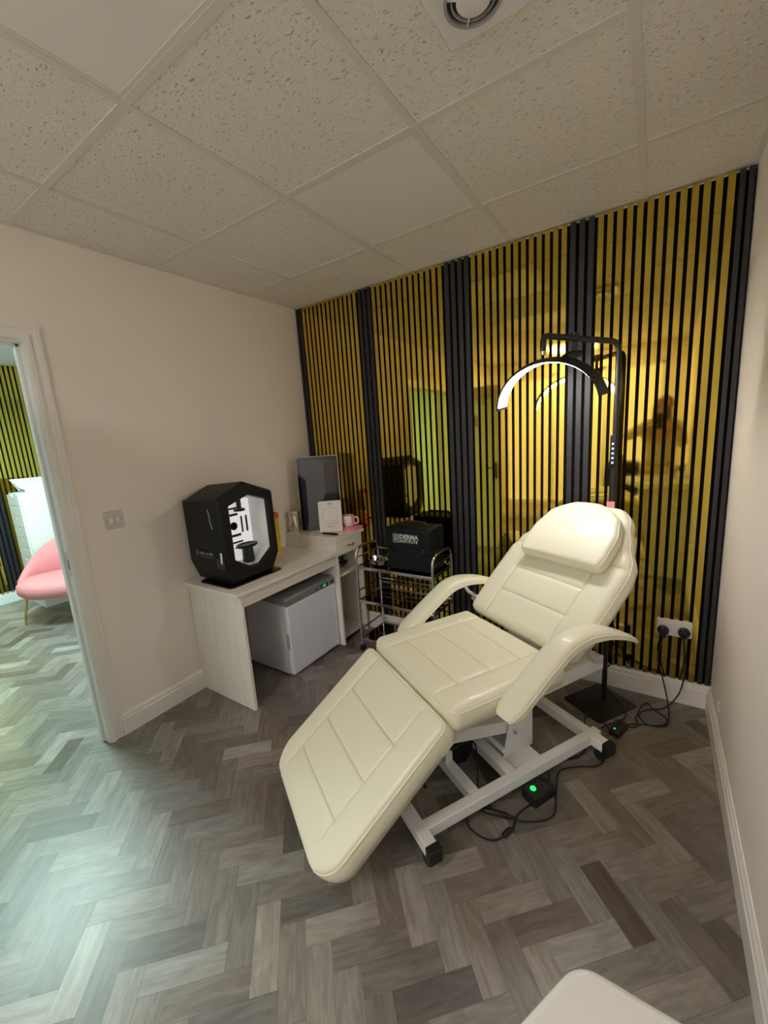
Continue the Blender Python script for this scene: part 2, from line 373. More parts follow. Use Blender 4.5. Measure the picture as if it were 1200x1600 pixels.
# ---- ceilings
GX, GY, T = 0.3979, -0.4365, 0.6
flat_cells = {(1, -1), (1, -3), (1, -6)}       # cell index by its low corner
ti = MB()
for i in range(-1, 5):
    for j in range(-8, 2):
        if (i, j) in flat_cells: continue
        xa, xb = max(0, GX + T * i), min(W, GX + T * (i + 1)); ya, yb = max(YB, GY + T * j), min(0.03, GY + T * (j + 1))
        if xa >= xb or ya >= yb: continue
        ti.box(xa, xb, ya, yb, H + 0.004, H + 0.019)
struct(ti.build('ceiling', 'tile'))
gr = MB(); hb = 0.012
for i in range(0, 5):
    x = GX + T * i
    if 0 < x < W: gr.box(x - hb, x + hb, YB, 0.03, H, H + 0.004)
for j in range(-7, 1):
    y = GY + T * j
    gr.box(0, W, y - hb, y + hb, H + 0.0005, H + 0.004)
gr.box(0, 0.018, YB, 0.03, H - 0.001, H + 0.003).box(W - 0.018, W, YB, 0.03, H - 0.001, H + 0.003)
struct(gr.build('trim_1', 'grid'))
def panel(i, j, label, m='flat_panel', group='unlit ceiling light panels'):
    t = thing('ceiling_light_panel', label, 'ceiling light', (GX + T * (i + .5), GY + T * (j + .5), H), 0, group)
    h = T / 2
    MB().box(-h + .022, h - .022, -h + .022, h - .022, 0.003, 0.014).build('diffuser', m, t)
    f = MB()
    for a, b, c, d in ((-h + .012, h - .012, -h + .012, -h + .024), (-h + .012, h - .012, h - .024, h - .012), (-h + .012, -h + .024, -h + .024, h - .024), (h - .024, h - .012, -h + .024, h - .024)): f.box(a, b, c, d, 0.0015, 0.014)
    f.build('frame', 'grid', t)
panel(1, -1, 'smooth unlit ceiling panel nearest the gold slatted wall')
panel(1, -3, 'smooth unlit ceiling panel nearest the doorway, away from the slatted wall')
panel(1, -6, 'lit ceiling panel behind the viewer, only seen in the gold strips', 'ceil_lit', None)  # added to raise the ambient light, no known fixture here
struct(MB().box(XF, -0.1, YB, 1.5, H + 0.0, H + 0.05).build('ceiling_next_room', 'wall_white'))
t = thing('ceiling_light', 'bright square ceiling light in the room beyond the doorway', 'ceiling light', (-1.66, -1.7, H - 0.012))
MB().box(-.29, .29, -.29, .29, 0, 0.004).build('diffuser', 'next_lit', t)
f = MB()
for a, b, c, d in ((-.3, .3, -.3, -.288), (-.3, .3, .288, .3), (-.3, -.288, -.288, .288), (.288, .3, -.288, .288)): f.box(a, b, c, d, -0.002, 0.012)
f.build('frame', 'gloss_white', t)

# ---- baseboards, profiled
def baseboard(name, a, b, n, h=0.122, th=0.016):
    # from a to b (2D), n = outward normal
    prof = [(0, 0), (th, 0), (th, h - 0.035), (th - 0.004, h - 0.03), (th - 0.004, h - 0.016), (th - 0.010, h - 0.006), (th - 0.012, h), (0, h)]
    a = Vector(a); b = Vector(b); n = Vector(n)
    o = MB().prism(prof, lambda q: (a.x + n.x * q[0], a.y + n.y * q[0], q[1]), lambda q: (b.x + n.x * q[0], b.y + n.y * q[0], q[1])).build(name, 'gloss_white')
    return struct(o)
baseboard('baseboard_left', (0, -1.61), (0, 0.01), (1, 0))
baseboard('baseboard_far', (0, 0.01), (W, 0.01), (0, -1), 0.126, 0.018)
baseboard('baseboard_right', (W, 0.0), (W, YB), (-1, 0))
baseboard('baseboard_near', (0, YB), (W, YB), (0, 1))
baseboard('baseboard_next_room', (XF, YB), (XF, 1.5), (1, 0))
# ---- door opening: lining, stop, architraves
tr = MB()
tr.box(-0.105, 0.005, DY1, DY1 + 0.03, 0, DH).box(-0.105, 0.005, DY0 - 0.03, DY0, 0, DH).box(-0.105, 0.005, DY0 - 0.03, DY1 + 0.03, DH, DH + 0.03)
tr.box(-0.075, -0.04, DY1 - 0.012, DY1, 0, DH).box(-0.075, -0.04, DY0, DY0 + 0.012, 0, DH).box(-0.075, -0.04, DY0, DY1, DH - 0.012, DH)
struct(tr.build('trim_2', 'gloss_white', bevel=0.002))
ar = MB()
for sx in (1, -1):
    x0 = 0.0 if sx > 0 else -0.108
    for th, i0, i1 in ((0.010, 0.008, 0.075), (0.016, 0.012, 0.03), (0.014, 0.055, 0.068)):
        a, b = (x0, x0 + th) if sx > 0 else (x0 - th, x0)
        ar.box(a, b, DY1 + i0, DY1 + i1, 0, DH + i1).box(a, b, DY0 - i1, DY0 - i0, 0, DH + i1).box(a, b, DY0 - i0, DY1 + i0, DH + i0, DH + i1)
struct(ar.build('trim_3', 'gloss_white'))
dt = thing('strike_plate', 'chrome latch plate let into the white door frame', 'latch plate', (-0.012, DY1, 0.97))
MB().box(-0.012, 0.012, -0.0015, 0, -0.06, 0.06).build('plate', 'steel', dt, bevel=0.0008)
MB().box(-0.006, 0.006, -0.002, -0.001, -0.025, 0.02).build('keep', 'black_plastic', dt)
# door leaf standing open, only its reflection shows
dl = bpy.data.objects.new('door_1', None); COL.objects.link(dl); dl.location = (0.012, -2.452, 0); dl.rotation_euler = (0, 0, R(4)); struct(dl)
MB().box(0.0, 0.755, -0.036, 0, 0.006, 1.95).build('door_leaf', 'gloss_white', dl, bevel=0.002)
hd = MB().box(0.68, 0.715, 0.0, 0.008, 0.87, 1.06).cyl((0.697, 0.008, 1.0), (0.697, 0.05, 1.0), 0.009).tube([(0.697, 0.05, 1.0), (0.60, 0.05, 1.0)], 0.009)
hd.build('door_handle', 'black_metal', dl, smooth=True)
sg = thing('door_sign', 'small brown portrait sign fixed on the open door, seen in the gold mirror strips', 'sign', (0.44, -2.418, 1.56), R(4))
MB().box(-0.035, 0.035, -0.002, 0.004, -0.07, 0.07).build('plate', 'skin', sg)
MB().box(-0.02, 0.02, 0.004, 0.005, -0.02, 0.05).build('print', 'hair', sg)

# ================================================================== SLATTED CLADDING
P0 = 0.0396
def slat_panel(x0, x1, m, n, label, group):
    t = thing('slat_panel', label, 'wall panel', ((x0 + x1) / 2, 0.0, 0.127), 0, group)
    c = (x0 + x1) / 2; f = MB().box(x0 - c, x1 - c, 0.018, 0.028, 0, H - 0.135); f.build('felt_backing', 'felt', t)
    s = MB(); p = (x1 - x0) / n; wd = p * 0.615
    for k in range(n):
        x = x0 - c + p * (k + 0.5); s.box(x - wd / 2, x + wd / 2, 0.0, 0.018, 0.0, H - 0.131)
    s.build('slats', m, t)
golds = [(0.064, 0.573), (0.688, 1.204), (1.369, 1.883), (2.004, 2.517)]
gl = ['gold mirrored slat panel in the left corner behind the upright screen', 'gold mirrored slat panel behind the black case and trolley',
      'gold mirrored slat panel behind the lit end of the arched lamp', 'gold mirrored slat panel around the double socket, by the right wall']
for (a, b), l in zip(golds, gl): slat_panel(a, b, 'gold', 13, l, 'gold mirrored slat panels')
bl = [(0.0, 0.064, 2), (0.573, 0.688, 3), (1.204, 1.369, 4), (1.883, 2.004, 3), (2.517, 2.575, 2)]
ll = ['pair of black slats in the left corner of the slatted wall', 'three black slats dividing the two leftmost gold panels',
      'four black slats between the trolley and the bed backrest, widest black band', 'three black slats behind the top bracket of the arched lamp', 'two black slats in the right corner beside the white wall']
for (a, b, n), l in zip(bl, ll): slat_panel(a, b, 'black_slat', n, l, 'black slat bands')

# ================================================================== SMALL FIXTURES
sw = thing('light_switch', 'square metal double light switch on the plain left wall', 'switch', (0, -1.46, 1.14))
MB().prism(rrect(-0.043, 0.043, -0.045, 0.045, 0.005), lambda q: (0.0, q[0], q[1]), lambda q: (0.007, q[0], q[1])).build('plate', 'switch', sw, bevel=0.0015)
for y in (-0.016, 0.014):
    MB().box(0.007, 0.012, y - 0.009, y + 0.009, -0.014, 0.014).build('rocker', 'white_plastic', sw, bevel=0.002)
for y in (-0.034, 0.034): MB().cyl((0.006, y, 0), (0.0085, y, 0), 0.003).build('screw', 'steel', sw)

so = thing('wall_socket', 'white double wall socket low on the gold slats', 'socket', (2.411, 0, 0.411))
MB().prism(rrect(-0.074, 0.074, -0.043, 0.043, 0.006), lambda q: (q[0], 0, q[1]), lambda q: (q[0], -0.011, q[1])).build('plate', 'white_plastic', so, bevel=0.002)
for x in (-0.014, 0.014): MB().box(x - 0.007, x + 0.007, -0.015, -0.011, 0.008, 0.028).build('rocker', 'white_plastic', so, bevel=0.001)
def plug(x, z, label):
    p = thing('power_plug', label, 'plug', (x, -0.011, z))
    MB().lathe([(0.0, 0), (0.024, 0), (0.026, 0.008), (0.024, 0.022), (0.018, 0.030), (0.0, 0.032)], n=24).build('plug_body', 'black_plastic', p, smooth=True).rotation_euler = (R(90), 0, 0)
    MB().box(-0.012, 0.012, -0.022, -0.002, -0.036, -0.005).build('cord_grip', 'black_plastic', p, bevel=0.003)
plug(2.366, 0.396, 'black plug in the left half of the white double socket')
plug(2.452, 0.400, 'black plug in the right half of the white double socket')

fan = thing('extractor_fan', 'square white extractor fan with round grille in the ceiling', 'fan', (1.905, -1.325, H))
MB().box(-0.1, 0.1, -0.1, 0.1, -0.018, 0.004).build('cover', 'white_plastic', fan, bevel=0.006, seg=3)
def ring(mb, r0, r1, z0, z1, n=40):
    rg = []
    for (r, z) in ((r0, z0), (r1, z0), (r1, z1), (r0, z1)): rg.append([(r * math.cos(2 * PI * k / n), r * math.sin(2 * PI * k / n), z) for k in range(n)])
    vs_ = [q for a in rg for q in a]
    mb.add(vs_, [(i * n + k, i * n + (k + 1) % n, ((i + 1) % 4) * n + (k + 1) % n, ((i + 1) % 4) * n + k) for i in range(4) for k in range(n)])
    return mb
ring(MB(), 0.038, 0.062, -0.0185, -0.0175).build('opening', 'black_plastic', fan, smooth=True)
ring(ring(MB(), 0.059, 0.066, -0.026, -0.016), 0.047, 0.050, -0.025, -0.018).build('grille_ring', 'mid_grey', fan, smooth=True)
MB().lathe([(0.0, -0.030), (0.032, -0.030), (0.038, -0.027), (0.038, -0.019), (0.0, -0.019)], n=36).build('centre_disc', 'white_plastic', fan, smooth=True)
for a in (35, 125, 215, 305): MB().box(0.034, 0.062, -0.0015, 0.0015, -0.026, -0.018, Matrix.Rotation(R(a), 4, 'Z')).build('spoke', 'white_plastic', fan)

nail = thing('wall_clip', 'tiny white cable clip on the right wall above the baseboard', 'clip', (W, -0.31, 0.19))
MB().tube(spline([(-0.001, 0, 0.05), (-0.006, 0.0, 0.045), (-0.006, 0.008, 0.02), (-0.004, 0.006, 0.0)], 5), 0.003, 8).build('clip', 'white_plastic', nail, smooth=True)

# ================================================================== DESK, TOWER, FRIDGE
dk = thing('desk', 'white woodgrain desk along the left wall with an open end panel', 'desk', (0, -0.74, 0))
MB().box(0.006, 0.487, -0.378 - 0.018, -0.378, 0, 0.684).build('end_panel', 'wood_upright', dk, bevel=0.001)
MB().box(0.004, 0.505, -0.425, 0.402, 0.684, 0.703).build('desktop', 'wood_white', dk, bevel=0.0015)
MB().box(0.452, 0.470, -0.378, 0.402, 0.605, 0.684).build('apron', 'wood_white', dk, bevel=0.001)
MB().box(0.01, 0.025, -0.378, 0.402, 0.40, 0.684).build('modesty_panel', 'wood_white', dk)
sc_ = MB()
for z in (0.665, 0.645): sc_.cyl((0.463, -0.3965, z), (0.463, -0.3945, z), 0.003)
sc_.build('screws', 'mid_grey', dk)
tw = thing('drawer_unit', 'tall narrow white unit with one small drawer between desk and slatted wall', 'cabinet', (0, -0.185, 0))
cb = MB()
cb.box(0.006, 0.488, -0.151, -0.135, 0, 0.782).box(0.006, 0.488, 0.128, 0.144, 0, 0.782).box(0.006, 0.486, -0.135, 0.128, 0.512, 0.527).box(0.006, 0.018, -0.135, 0.128, 0.03, 0.782).box(0.02, 0.47, -0.135, 0.128, 0.655, 0.668)
cb.box(0.02, 0.47, -0.135, 0.128, 0.035, 0.05)
cb.build('body', 'wood_upright', tw, bevel=0.001)
MB().box(0.002, 0.505, -0.156, 0.158, 0.782, 0.801).build('top', 'wood_white', tw, bevel=0.0015)
dr = MB().box(0.474, 0.490, -0.140, 0.133, 0.668, 0.779).build('drawer', 'wood_white', tw, bevel=0.001)
MB().tube(spline([(0.490, -0.03, 0.722), (0.508, -0.022, 0.720), (0.510, 0.0, 0.715), (0.508, 0.022, 0.720), (0.490, 0.03, 0.722)], 5), 0.003, 8).build('handle', 'brass_pin', dr, smooth=True)

fr = thing('fridge', 'small white undercounter fridge with grey top and green display', 'fridge', (0.245, -0.572, 0))
MB().box(-0.20, 0.165, -0.228, 0.228, 0.012, 0.485).build('body', 'fridge_body', fr, bevel=0.006, seg=3)
dd = MB().box(0.170, 0.207, -0.226, 0.228, 0.014, 0.474).build('door', 'fridge_door', fr, bevel=0.008, seg=3)
MB().box(0.166, 0.170, -0.220, 0.222, 0.02, 0.468).build('door_seal', 'mid_grey', dd)
MB().box(0.178, 0.200, -0.230, -0.224, 0.19, 0.29).build('grip_recess', 'mid_grey', dd, bevel=0.001)
cap = MB()
cap.prism([(-0.202, 0.487), (0.209, 0.477), (0.209, 0.517), (0.196, 0.530), (-0.202, 0.532)], lambda q: (q[0], -0.231, q[1]), lambda q: (q[0], 0.231, q[1]))
cap = cap.build('top_cap', 'fridge_cap', fr, bevel=0.004, seg=2)
MB().box(0.208, 0.211, 0.085, 0.150, 0.484, 0.511).build('display_window', 'black_gloss', cap)
dg = MB()
for k, y in enumerate((0.116, 0.130)):
    for (a, b, c, d) in ((-.004, .004, .008, .0095), (-.004, .004, 0, .0015), (-.004, .004, -.0095, -.008), (-.0045, -.003, -.009, .009), (.003, .0045, -.009, .009)):
        dg.box(0.211, 0.2116, y + a, y + b, 0.4975 + c, 0.4975 + d)
dg.build('display_digits', 'green_led', cap)
MB().box(0.2085, 0.2115, 0.092, 0.104, 0.488, 0.508).build('display_button', 'mid_grey', cap)
MB().cyl((0.207, 0.196, 0.497), (0.212, 0.196, 0.497), 0.009, 20).build('power_button', 'black_gloss', cap, smooth=True)
lk = MB().lathe([(0.0, 0), (0.011, 0), (0.010, 0.004), (0, 0.005)], n=20).build('lock', 'steel', cap, smooth=True)
lk.location = (0.209, 0.035, 0.497); lk.rotation_euler = (0, R(90), 0)
for y in (-0.18, 0.18):
    for x in (-0.16, 0.15): MB().cyl((x, y, 0), (x, y, 0.014), 0.014).build('foot', 'black_plastic', fr)

# ================================================================== SKIN ANALYSER
an = thing('skin_analyser', 'black hexagonal face scanning machine with white lit interior on the desk', 'machine', (0.24, -0.945, 0.703))
def ap(q, x): return (x, q[0], q[1])
hexo = [(-0.188, 0.120), (-0.188, 0.494), (0.0, 0.570), (0.188, 0.494), (0.188, 0.112), (0.132, 0.012), (-0.145, 0.012)]
hexi = [(-0.122, 0.148), (-0.122, 0.450), (0.022, 0.496), (0.148, 0.450), (0.148, 0.150), (0.048, 0.078), (-0.020, 0.080)]
xf, xb_ = 0.160, -0.185
def ringp(poly, x, s=1.0, dy=0.0, dz=0.0): return [(x, q[0] * s + dy, (q[1] - 0.29) * s + 0.29 + dz) for q in poly]
sh = MB(); n = 7
o0 = ringp(hexo, xb_, 0.93, 0.0, -0.004); o1 = ringp(hexo, xf - 0.02, 1.0); o2 = ringp(hexo, xf, 0.955); i1 = ringp(hexi, xf + 0.0, 1.0); i2 = ringp(hexi, xf - 0.03, 0.97)
for r_ in (o0,):   # the foot stays level at the back too
    for k in (5, 6): r_[k] = (r_[k][0], r_[k][1], 0.012)
o2[5] = (xf, o2[5][1], 0.03); o2[6] = (xf, o2[6][1], 0.03)
sh.rings([o0, o1, o2, i1, i2], caps=False); sh.add(o0, [tuple(range(6, -1, -1))])
shell = sh.build('shell', 'black_matt', an, bevel=0.004, seg=2)
inn = MB(); b1 = ringp(hexi, xf - 0.03, 0.985); b2 = ringp(hexi, -0.02, 0.97); b2 = [(q[0], q[1], q[2]) for q in b2]
inn.rings([b1, b2], caps=False); inn.build('inner_walls', 'machine_white', an, smooth=False)
bk = MB(); bk.add(ringp(hexi, -0.019, 0.98), [tuple(range(7))]); bk.build('inner_back', 'machine_lit', an)
mk_ = MB()
for (y0, y1, z0, z1) in ((0.0, 0.055, 0.398, 0.408), (0.0, 0.055, 0.358, 0.372), (0.072, 0.083, 0.25, 0.348), (0.106, 0.118, 0.25, 0.348), (0.0, 0.062, 0.232, 0.247), (0.0, 0.070, 0.192, 0.202)):
    mk_.box(-0.018, -0.015, y0, y1, z0, z1)
mk_.build('sensor_bars', 'black_plastic', an)
MB().cyl((-0.018, 0.018, 0.298), (-0.012, 0.018, 0.298), 0.024, 24).build('camera_lens', 'black_gloss', an, smooth=True)
MB().box(-0.018, -0.0145, 0.01, 0.042, 0.158, 0.170).build('warning_sticker', 'yellow', an)
fk = MB().cyl((0.02, 0.045, 0.40), (0.02, 0.045, 0.485), 0.014, 16).lathe([(0, 0), (0.032, 0), (0.034, 0.006), (0.03, 0.014), (0, 0.014)], c=(0.02, 0.045, 0.388), n=24)
fk.build('forehead_rest', 'black_plastic', an, smooth=True)
cr_ = MB().lathe([(0.0, 0), (0.036, 0), (0.032, 0.085), (0.030, 0.10), (0, 0.10)], c=(0.05, 0.045, 0.078), n=24).build('chin_post', 'black_plastic', an, smooth=True)
def chin(q, z): return (0.05 + q[0], 0.045 + q[1], z)
cp = MB(); el = [(0.045 * math.cos(2 * PI * k / 32), 0.068 * math.sin(2 * PI * k / 32)) for k in range(32)]
cp.rings([[chin((q[0] * s, q[1] * s), z) for q in el] for s, z in ((0.85, 0.172), (1.0, 0.178), (1.02, 0.190), (0.95, 0.192), (0.75, 0.184))])
cp.build('chin_rest', 'black_plastic', an, smooth=True)
MB().box(0.085, 0.160, -0.1905, -0.187, 0.115, 0.17).build('side_latch', 'black_gloss', an)
MB().box(0.128, 0.140, -0.1925, -0.187, 0.145, 0.205).build('side_button', 'white_plastic', an, bevel=0.001)
MB().tube(spline([(0.062, -0.186, 0.44), (0.075, -0.189, 0.41), (0.078, -0.189, 0.37), (0.088, -0.188, 0.335)], 6), 0.003, 8).build('side_handle', 'mid_grey', an, smooth=True)
lm = MB()
for (a, b, c, d) in ((-0.10, -0.075, 0.175, 0.178), (-0.10, -0.075, 0.200, 0.203), (-0.10, -0.097, 0.175, 0.203), (-0.078, -0.075, 0.175, 0.203), (-0.06, 0.06, 0.168, 0.171), (-0.055, -0.02, 0.182, 0.196), (-0.012, 0.02, 0.184, 0.192), (0.028, 0.055, 0.182, 0.198)):
    lm.box(a, b, -0.1905, -0.183, c, d)
lo = lm.build('side_logo', 'logo_dim', an)
pl = MB().prism(rrect(-0.125, 0.175, -0.185, 0.190, 0.03), lambda q: (q[0], q[1], 0.0), lambda q: (q[0], q[1], 0.010)).build('base_plate', 'black_gloss', an, bevel=0.002)
MB().prism(rrect(-0.128, 0.178, -0.188, 0.193, 0.032), lambda q: (q[0], q[1], 0.0), lambda q: (q[0], q[1], 0.004)).build('base_edge', 'silver_bezel', pl)

# ================================================================== THINGS ON DESK AND TOWER
sb = thing('sharps_bin', 'tall yellow container with a red lid on the desk behind the face scanner', 'container', (0.095, -0.535, 0.703))
MB().lathe([(0, 0), (0.046, 0), (0.050, 0.25), (0.052, 0.262), (0, 0.262)], n=32).build('body', 'yellow', sb, smooth=True)
MB().lathe([(0, 0.262), (0.054, 0.262), (0.054, 0.284), (0.046, 0.292), (0.03, 0.292), (0, 0.292)], n=32).build('lid', 'red', sb, smooth=True)
MB().lathe([(0, 0.292), (0.03, 0.292), (0.028, 0.297), (0, 0.297)], n=24).build('lid_cap', 'black_plastic', sb, smooth=True)

vs2 = thing('vase', 'twisted silver vase standing beside the upright screen', 'vase', (0.058, -0.285, 0.801))
def tw_fn(a, z): return 1 + 0.09 * math.cos(5 * (a + z * 9))
MB().lathe([(0.0, 0), (0.036, 0), (0.042, 0.012), (0.046, 0.05), (0.040, 0.09), (0.036, 0.12), (0.044, 0.150), (0.046, 0.156)] + [(0.042, 0.154), (0.034, 0.12), (0.0, 0.10)], n=60, fn=tw_fn).build('body', 'satin_silver', vs2, smooth=True)
ring(MB(), 0.040, 0.049, 0.154, 0.162).build('rim', 'silver_bezel', vs2, smooth=True)

ya = math.atan2(0.56, 0.83)
scn = thing('screen', 'upright dark portrait screen with a thin silver edge on the drawer unit', 'screen', (0.253, -0.197, 0.801), ya)
scn_t = R(-3)
def sm_(mb): return mb
rotm = Matrix.Rotation(scn_t, 4, 'X')
def framebox(poly, y0, y1): return lambda q: rotm @ Vector((q[0], y0, q[1])), lambda q: rotm @ Vector((q[0], y1, q[1]))
f0, f1 = framebox(None, -0.008, 0.022)
MB().prism(rrect(-0.152, 0.152, 0.008, 0.555, 0.016), f0, f1).build('housing', 'silver_bezel', scn, bevel=0.003)
f0, f1 = framebox(None, -0.0095, -0.006)
gz = MB().prism(rrect(-0.148, 0.148, 0.012, 0.551, 0.013), f0, f1).build('bezel', 'black_gloss', scn)
f0, f1 = framebox(None, -0.0105, -0.009)
MB().prism(rrect(-0.128, 0.128, 0.040, 0.523, 0.002), f0, f1).build('display', 'screen', gz)
MB().box(-0.10, 0.06, -0.03, 0.05, 0, 0.008).box(-0.03, 0.03, 0.015, 0.035, 0, 0.25).build('stand', 'silver_bezel', scn, bevel=0.002)

cdn = thing('counter_card', 'small white counter card with rounded corners leaning before the dark screen', 'card', (0.352, -0.214, 0.801), ya + R(2))
rc = Matrix.Rotation(R(-6), 4, 'X')
cm = MB().prism(rrect(-0.083, 0.083, 0.004, 0.232, 0.012), lambda q: rc @ Vector((q[0], 0, q[1])), lambda q: rc @ Vector((q[0], 0.006, q[1]))).build('panel', 'white_plastic', cdn, bevel=0.001)
MB().box(-0.086, 0.086, -0.012, 0.03, 0, 0.007).build('foot', 'gold_leg', cdn, bevel=0.001)
lines = MB()
for (a, b, c, d) in ((-0.016, 0.016, 0.203, 0.218), (-0.012, 0.012, 0.192, 0.195), (-0.05, 0.05, 0.070, 0.0725), (-0.052, 0.052, 0.060, 0.0625), (-0.024, 0.024, 0.040, 0.047),
                     (-0.052, -0.05, 0.085, 0.178), (0.05, 0.052, 0.085, 0.178), (-0.052, 0.052, 0.177, 0.179), (-0.052, 0.052, 0.084, 0.086)):
    lines.box(a, b, -0.0008, 0.001, c, d, rc)
lines.build('print', 'print_grey', cm)

pt = thing('gift_box', 'flat pink box under the mug on the drawer unit', 'box', (0.420, -0.088, 0.801), R(2))
MB().box(-0.075, 0.080, -0.045, 0.055, 0, 0.016).build('base', 'pink_card', pt, bevel=0.002)
MB().box(-0.077, 0.082, -0.047, 0.057, 0.016, 0.026).build('lid', 'pink_card', pt, bevel=0.002)
mg = thing('mug', 'rounded white mug with a pink band and handle', 'mug', (0.41, -0.08, 0.827), R(15))
MB().lathe([(0, 0), (0.030, 0), (0.043, 0.012), (0.050, 0.035), (0.046, 0.062), (0.040, 0.078), (0.037, 0.078), (0.043, 0.058), (0.045, 0.035), (0.03, 0.01), (0, 0.008)], n=40).build('body', 'ceramic', mg, smooth=True)
MB().tube(spline([(0.044, 0, 0.062), (0.066, 0, 0.066), (0.078, 0, 0.045), (0.070, 0, 0.022), (0.046, 0, 0.018)], 6), 0.0065, 10).build('handle', 'ceramic', mg, smooth=True)
ring(MB(), 0.0365, 0.0405, 0.0765, 0.0805).build('rim_band', 'pink_card', mg, smooth=True)
arc_ = MB(); rg = []
for k in range(9):
    a = R(-40 + 10 * k); rg.append([((r_) * math.cos(a), r_ * math.sin(a), z) for r_, z in ((0.0442, 0.012), (0.0512, 0.035), (0.0472, 0.062), (0.0405, 0.078), (0.038, 0.078), (0.044, 0.060), (0.047, 0.035), (0.038, 0.012))])
arc_.rings(rg); arc_.build('pink_band', 'pink_card', mg, smooth=True)
pn = thing('marker_pen', 'slim black pen lying before the white counter card', 'pen', (0.385, -0.272, 0.809), R(2))
MB().tube([(-0.07, 0, 0), (-0.066, 0, 0), (0.066, 0, 0), (0.07, 0, 0)], [0.004, 0.007, 0.007, 0.004], 12).build('barrel', 'black_plastic', pn, smooth=True)
MB().tube([(0.02, 0, 0), (0.071, 0, 0)], 0.0078, 12).build('cap', 'black_gloss', pn, smooth=True)
cc = []
for k in range(70):
    a = k * 0.42; rr = 0.055 + 0.014 * math.sin(k * 0.9)
    cc.append((0.36 + rr * 1.1 * math.cos(a) * 0.7, -0.19 + rr * 1.35 * math.sin(a), 0.535 + 0.0009 * k + 0.012 * (1 + math.sin(a * 1.3))))
tag(MB().tube(spline(cc, 4), 0.0045, 8).build('cable_coil', 'cable', smooth=True), 'coiled black cable in the open niche under the small drawer', 'cable')

# ================================================================== TROLLEY
XL, XR, YF, YK = 0.642, 1.215, -0.322, -0.052
tl = thing('trolley', 'three tier steel trolley with looped end handles by the slatted wall', 'trolley', ((XL + XR) / 2, (YF + YK) / 2, 0))
hx = (XR - XL) / 2; hy = (YK - YF) / 2
for s in (-1, 1):
    MB().tube(bentpath([(s * hx, -hy, 0.055), (s * hx, -hy, 0.742), (s * hx, hy, 0.742), (s * hx, hy, 0.055)], 0.075, 8), 0.0095, 12).build('end_frame', 'steel', tl, smooth=True)
    for z in (0.675, 0.44, 0.16): MB().cyl((s * hx, -hy, z), (s * hx, hy, z), 0.005, 10).build('side_rail', 'steel', tl, smooth=True)
for z in (0.612, 0.373, 0.088):
    sh = MB().box(-hx + 0.004, hx - 0.004, -hy, hy, z - 0.004, z).build('shelf', 'steel_shelf', tl)
    e = MB()
    e.box(-hx, hx, -hy - 0.005, -hy + 0.003, z - 0.014, z + 0.006).box(-hx, hx, hy - 0.003, hy + 0.005, z - 0.014, z + 0.006).box(-hx - 0.002, -hx + 0.005, -hy, hy, z - 0.014, z + 0.006).box(hx - 0.005, hx + 0.002, -hy, hy, z - 0.014, z + 0.006)
    e.build('edge', 'steel', sh, bevel=0.002)
for z in (0.675, 0.445, 0.415): MB().cyl((-hx, hy, z), (hx, hy, z), 0.0045, 10).build('back_rail', 'steel', tl, smooth=True)
for sx in (-1, 1):
    for sy in (-1, 1):
        c_ = MB().cyl((sx * hx - 0.008, sy * hy, 0.025), (sx * hx + 0.008, sy * hy, 0.025), 0.025, 20).build('caster', 'rubber', tl, smooth=True)
        MB().box(sx * hx - 0.013, sx * hx + 0.013, sy * hy - 0.01, sy * hy + 0.01, 0.032, 0.058).build('fork', 'steel', c_, bevel=0.003)

bx = thing('carry_case', 'black training case with silver lettering on the top shelf of the trolley', 'case', (1.026, -0.18, 0.619))
MB().box(-0.158, 0.158, -0.095, 0.09, 0, 0.135).build('lower_body', 'case_black', bx, bevel=0.008, seg=3)
ubp = [(-0.10, 0.137), (-0.10, 0.262), (-0.085, 0.275), (0.080, 0.275), (0.092, 0.262), (0.092, 0.137)]
MB().prism(ubp, lambda q: (-0.160, q[0], q[1]), lambda q: (0.160, q[0], q[1])).build('lid', 'case_black', bx, bevel=0.006, seg=3)
MB().tube(bentpath([(-0.085, 0.0, 0.272), (-0.080, 0.0, 0.298), (0.080, 0.0, 0.298), (0.085, 0.0, 0.272)], 0.02, 5), 0.007, 12).build('handle', 'black_plastic', bx, smooth=True)
zp = MB().box(-0.161, 0.161, -0.101, 0.093, 0.134, 0.138).build('zip', 'black_metal', bx)
for x in (-0.11, 0.11): MB().box(x - 0.012, x + 0.012, -0.104, -0.098, 0.120, 0.16).build('latch', 'black_gloss', bx, bevel=0.002)
tm = Matrix.Translation((-0.052, -0.1015, 0.208)) @ Matrix.Rotation(R(90), 4, 'X')
lg = text_mesh('DERMA', 0.040, 'logo_name', 'logo_white', bx, tm, bold=0.0012)
tm = Matrix.Translation((-0.052, -0.1015, 0.184)) @ Matrix.Rotation(R(90), 4, 'X')
text_mesh('INSTITUTE', 0.0268, 'logo_word', 'logo_white', bx, tm, bold=0.0005)
em = MB(); ex, ez = -0.079, 0.209
for (a, b, c, d) in ((-.022, .022, .024, .027), (-.022, .022, -.027, -.024), (-.022, -.019, -.027, .027), (.019, .022, -.027, .027), (-.010, -.005, -.016, .018), (-.010, .006, -.016, -.012), (-.010, .006, -.001, .003), (.005, .010, -.014, .001), (-.002, .010, .014, .018), (.010, .014, .004, .016)):
    em.box(ex + a, ex + b, -0.1022, -0.1, ez + c, ez + d)
em.build('logo_emblem', 'logo_white', bx)
kd = thing('steel_dish', 'small shiny steel kidney dish on the left end of the trolley shelf', 'dish', (0.765, -0.235, 0.6185), R(-12))
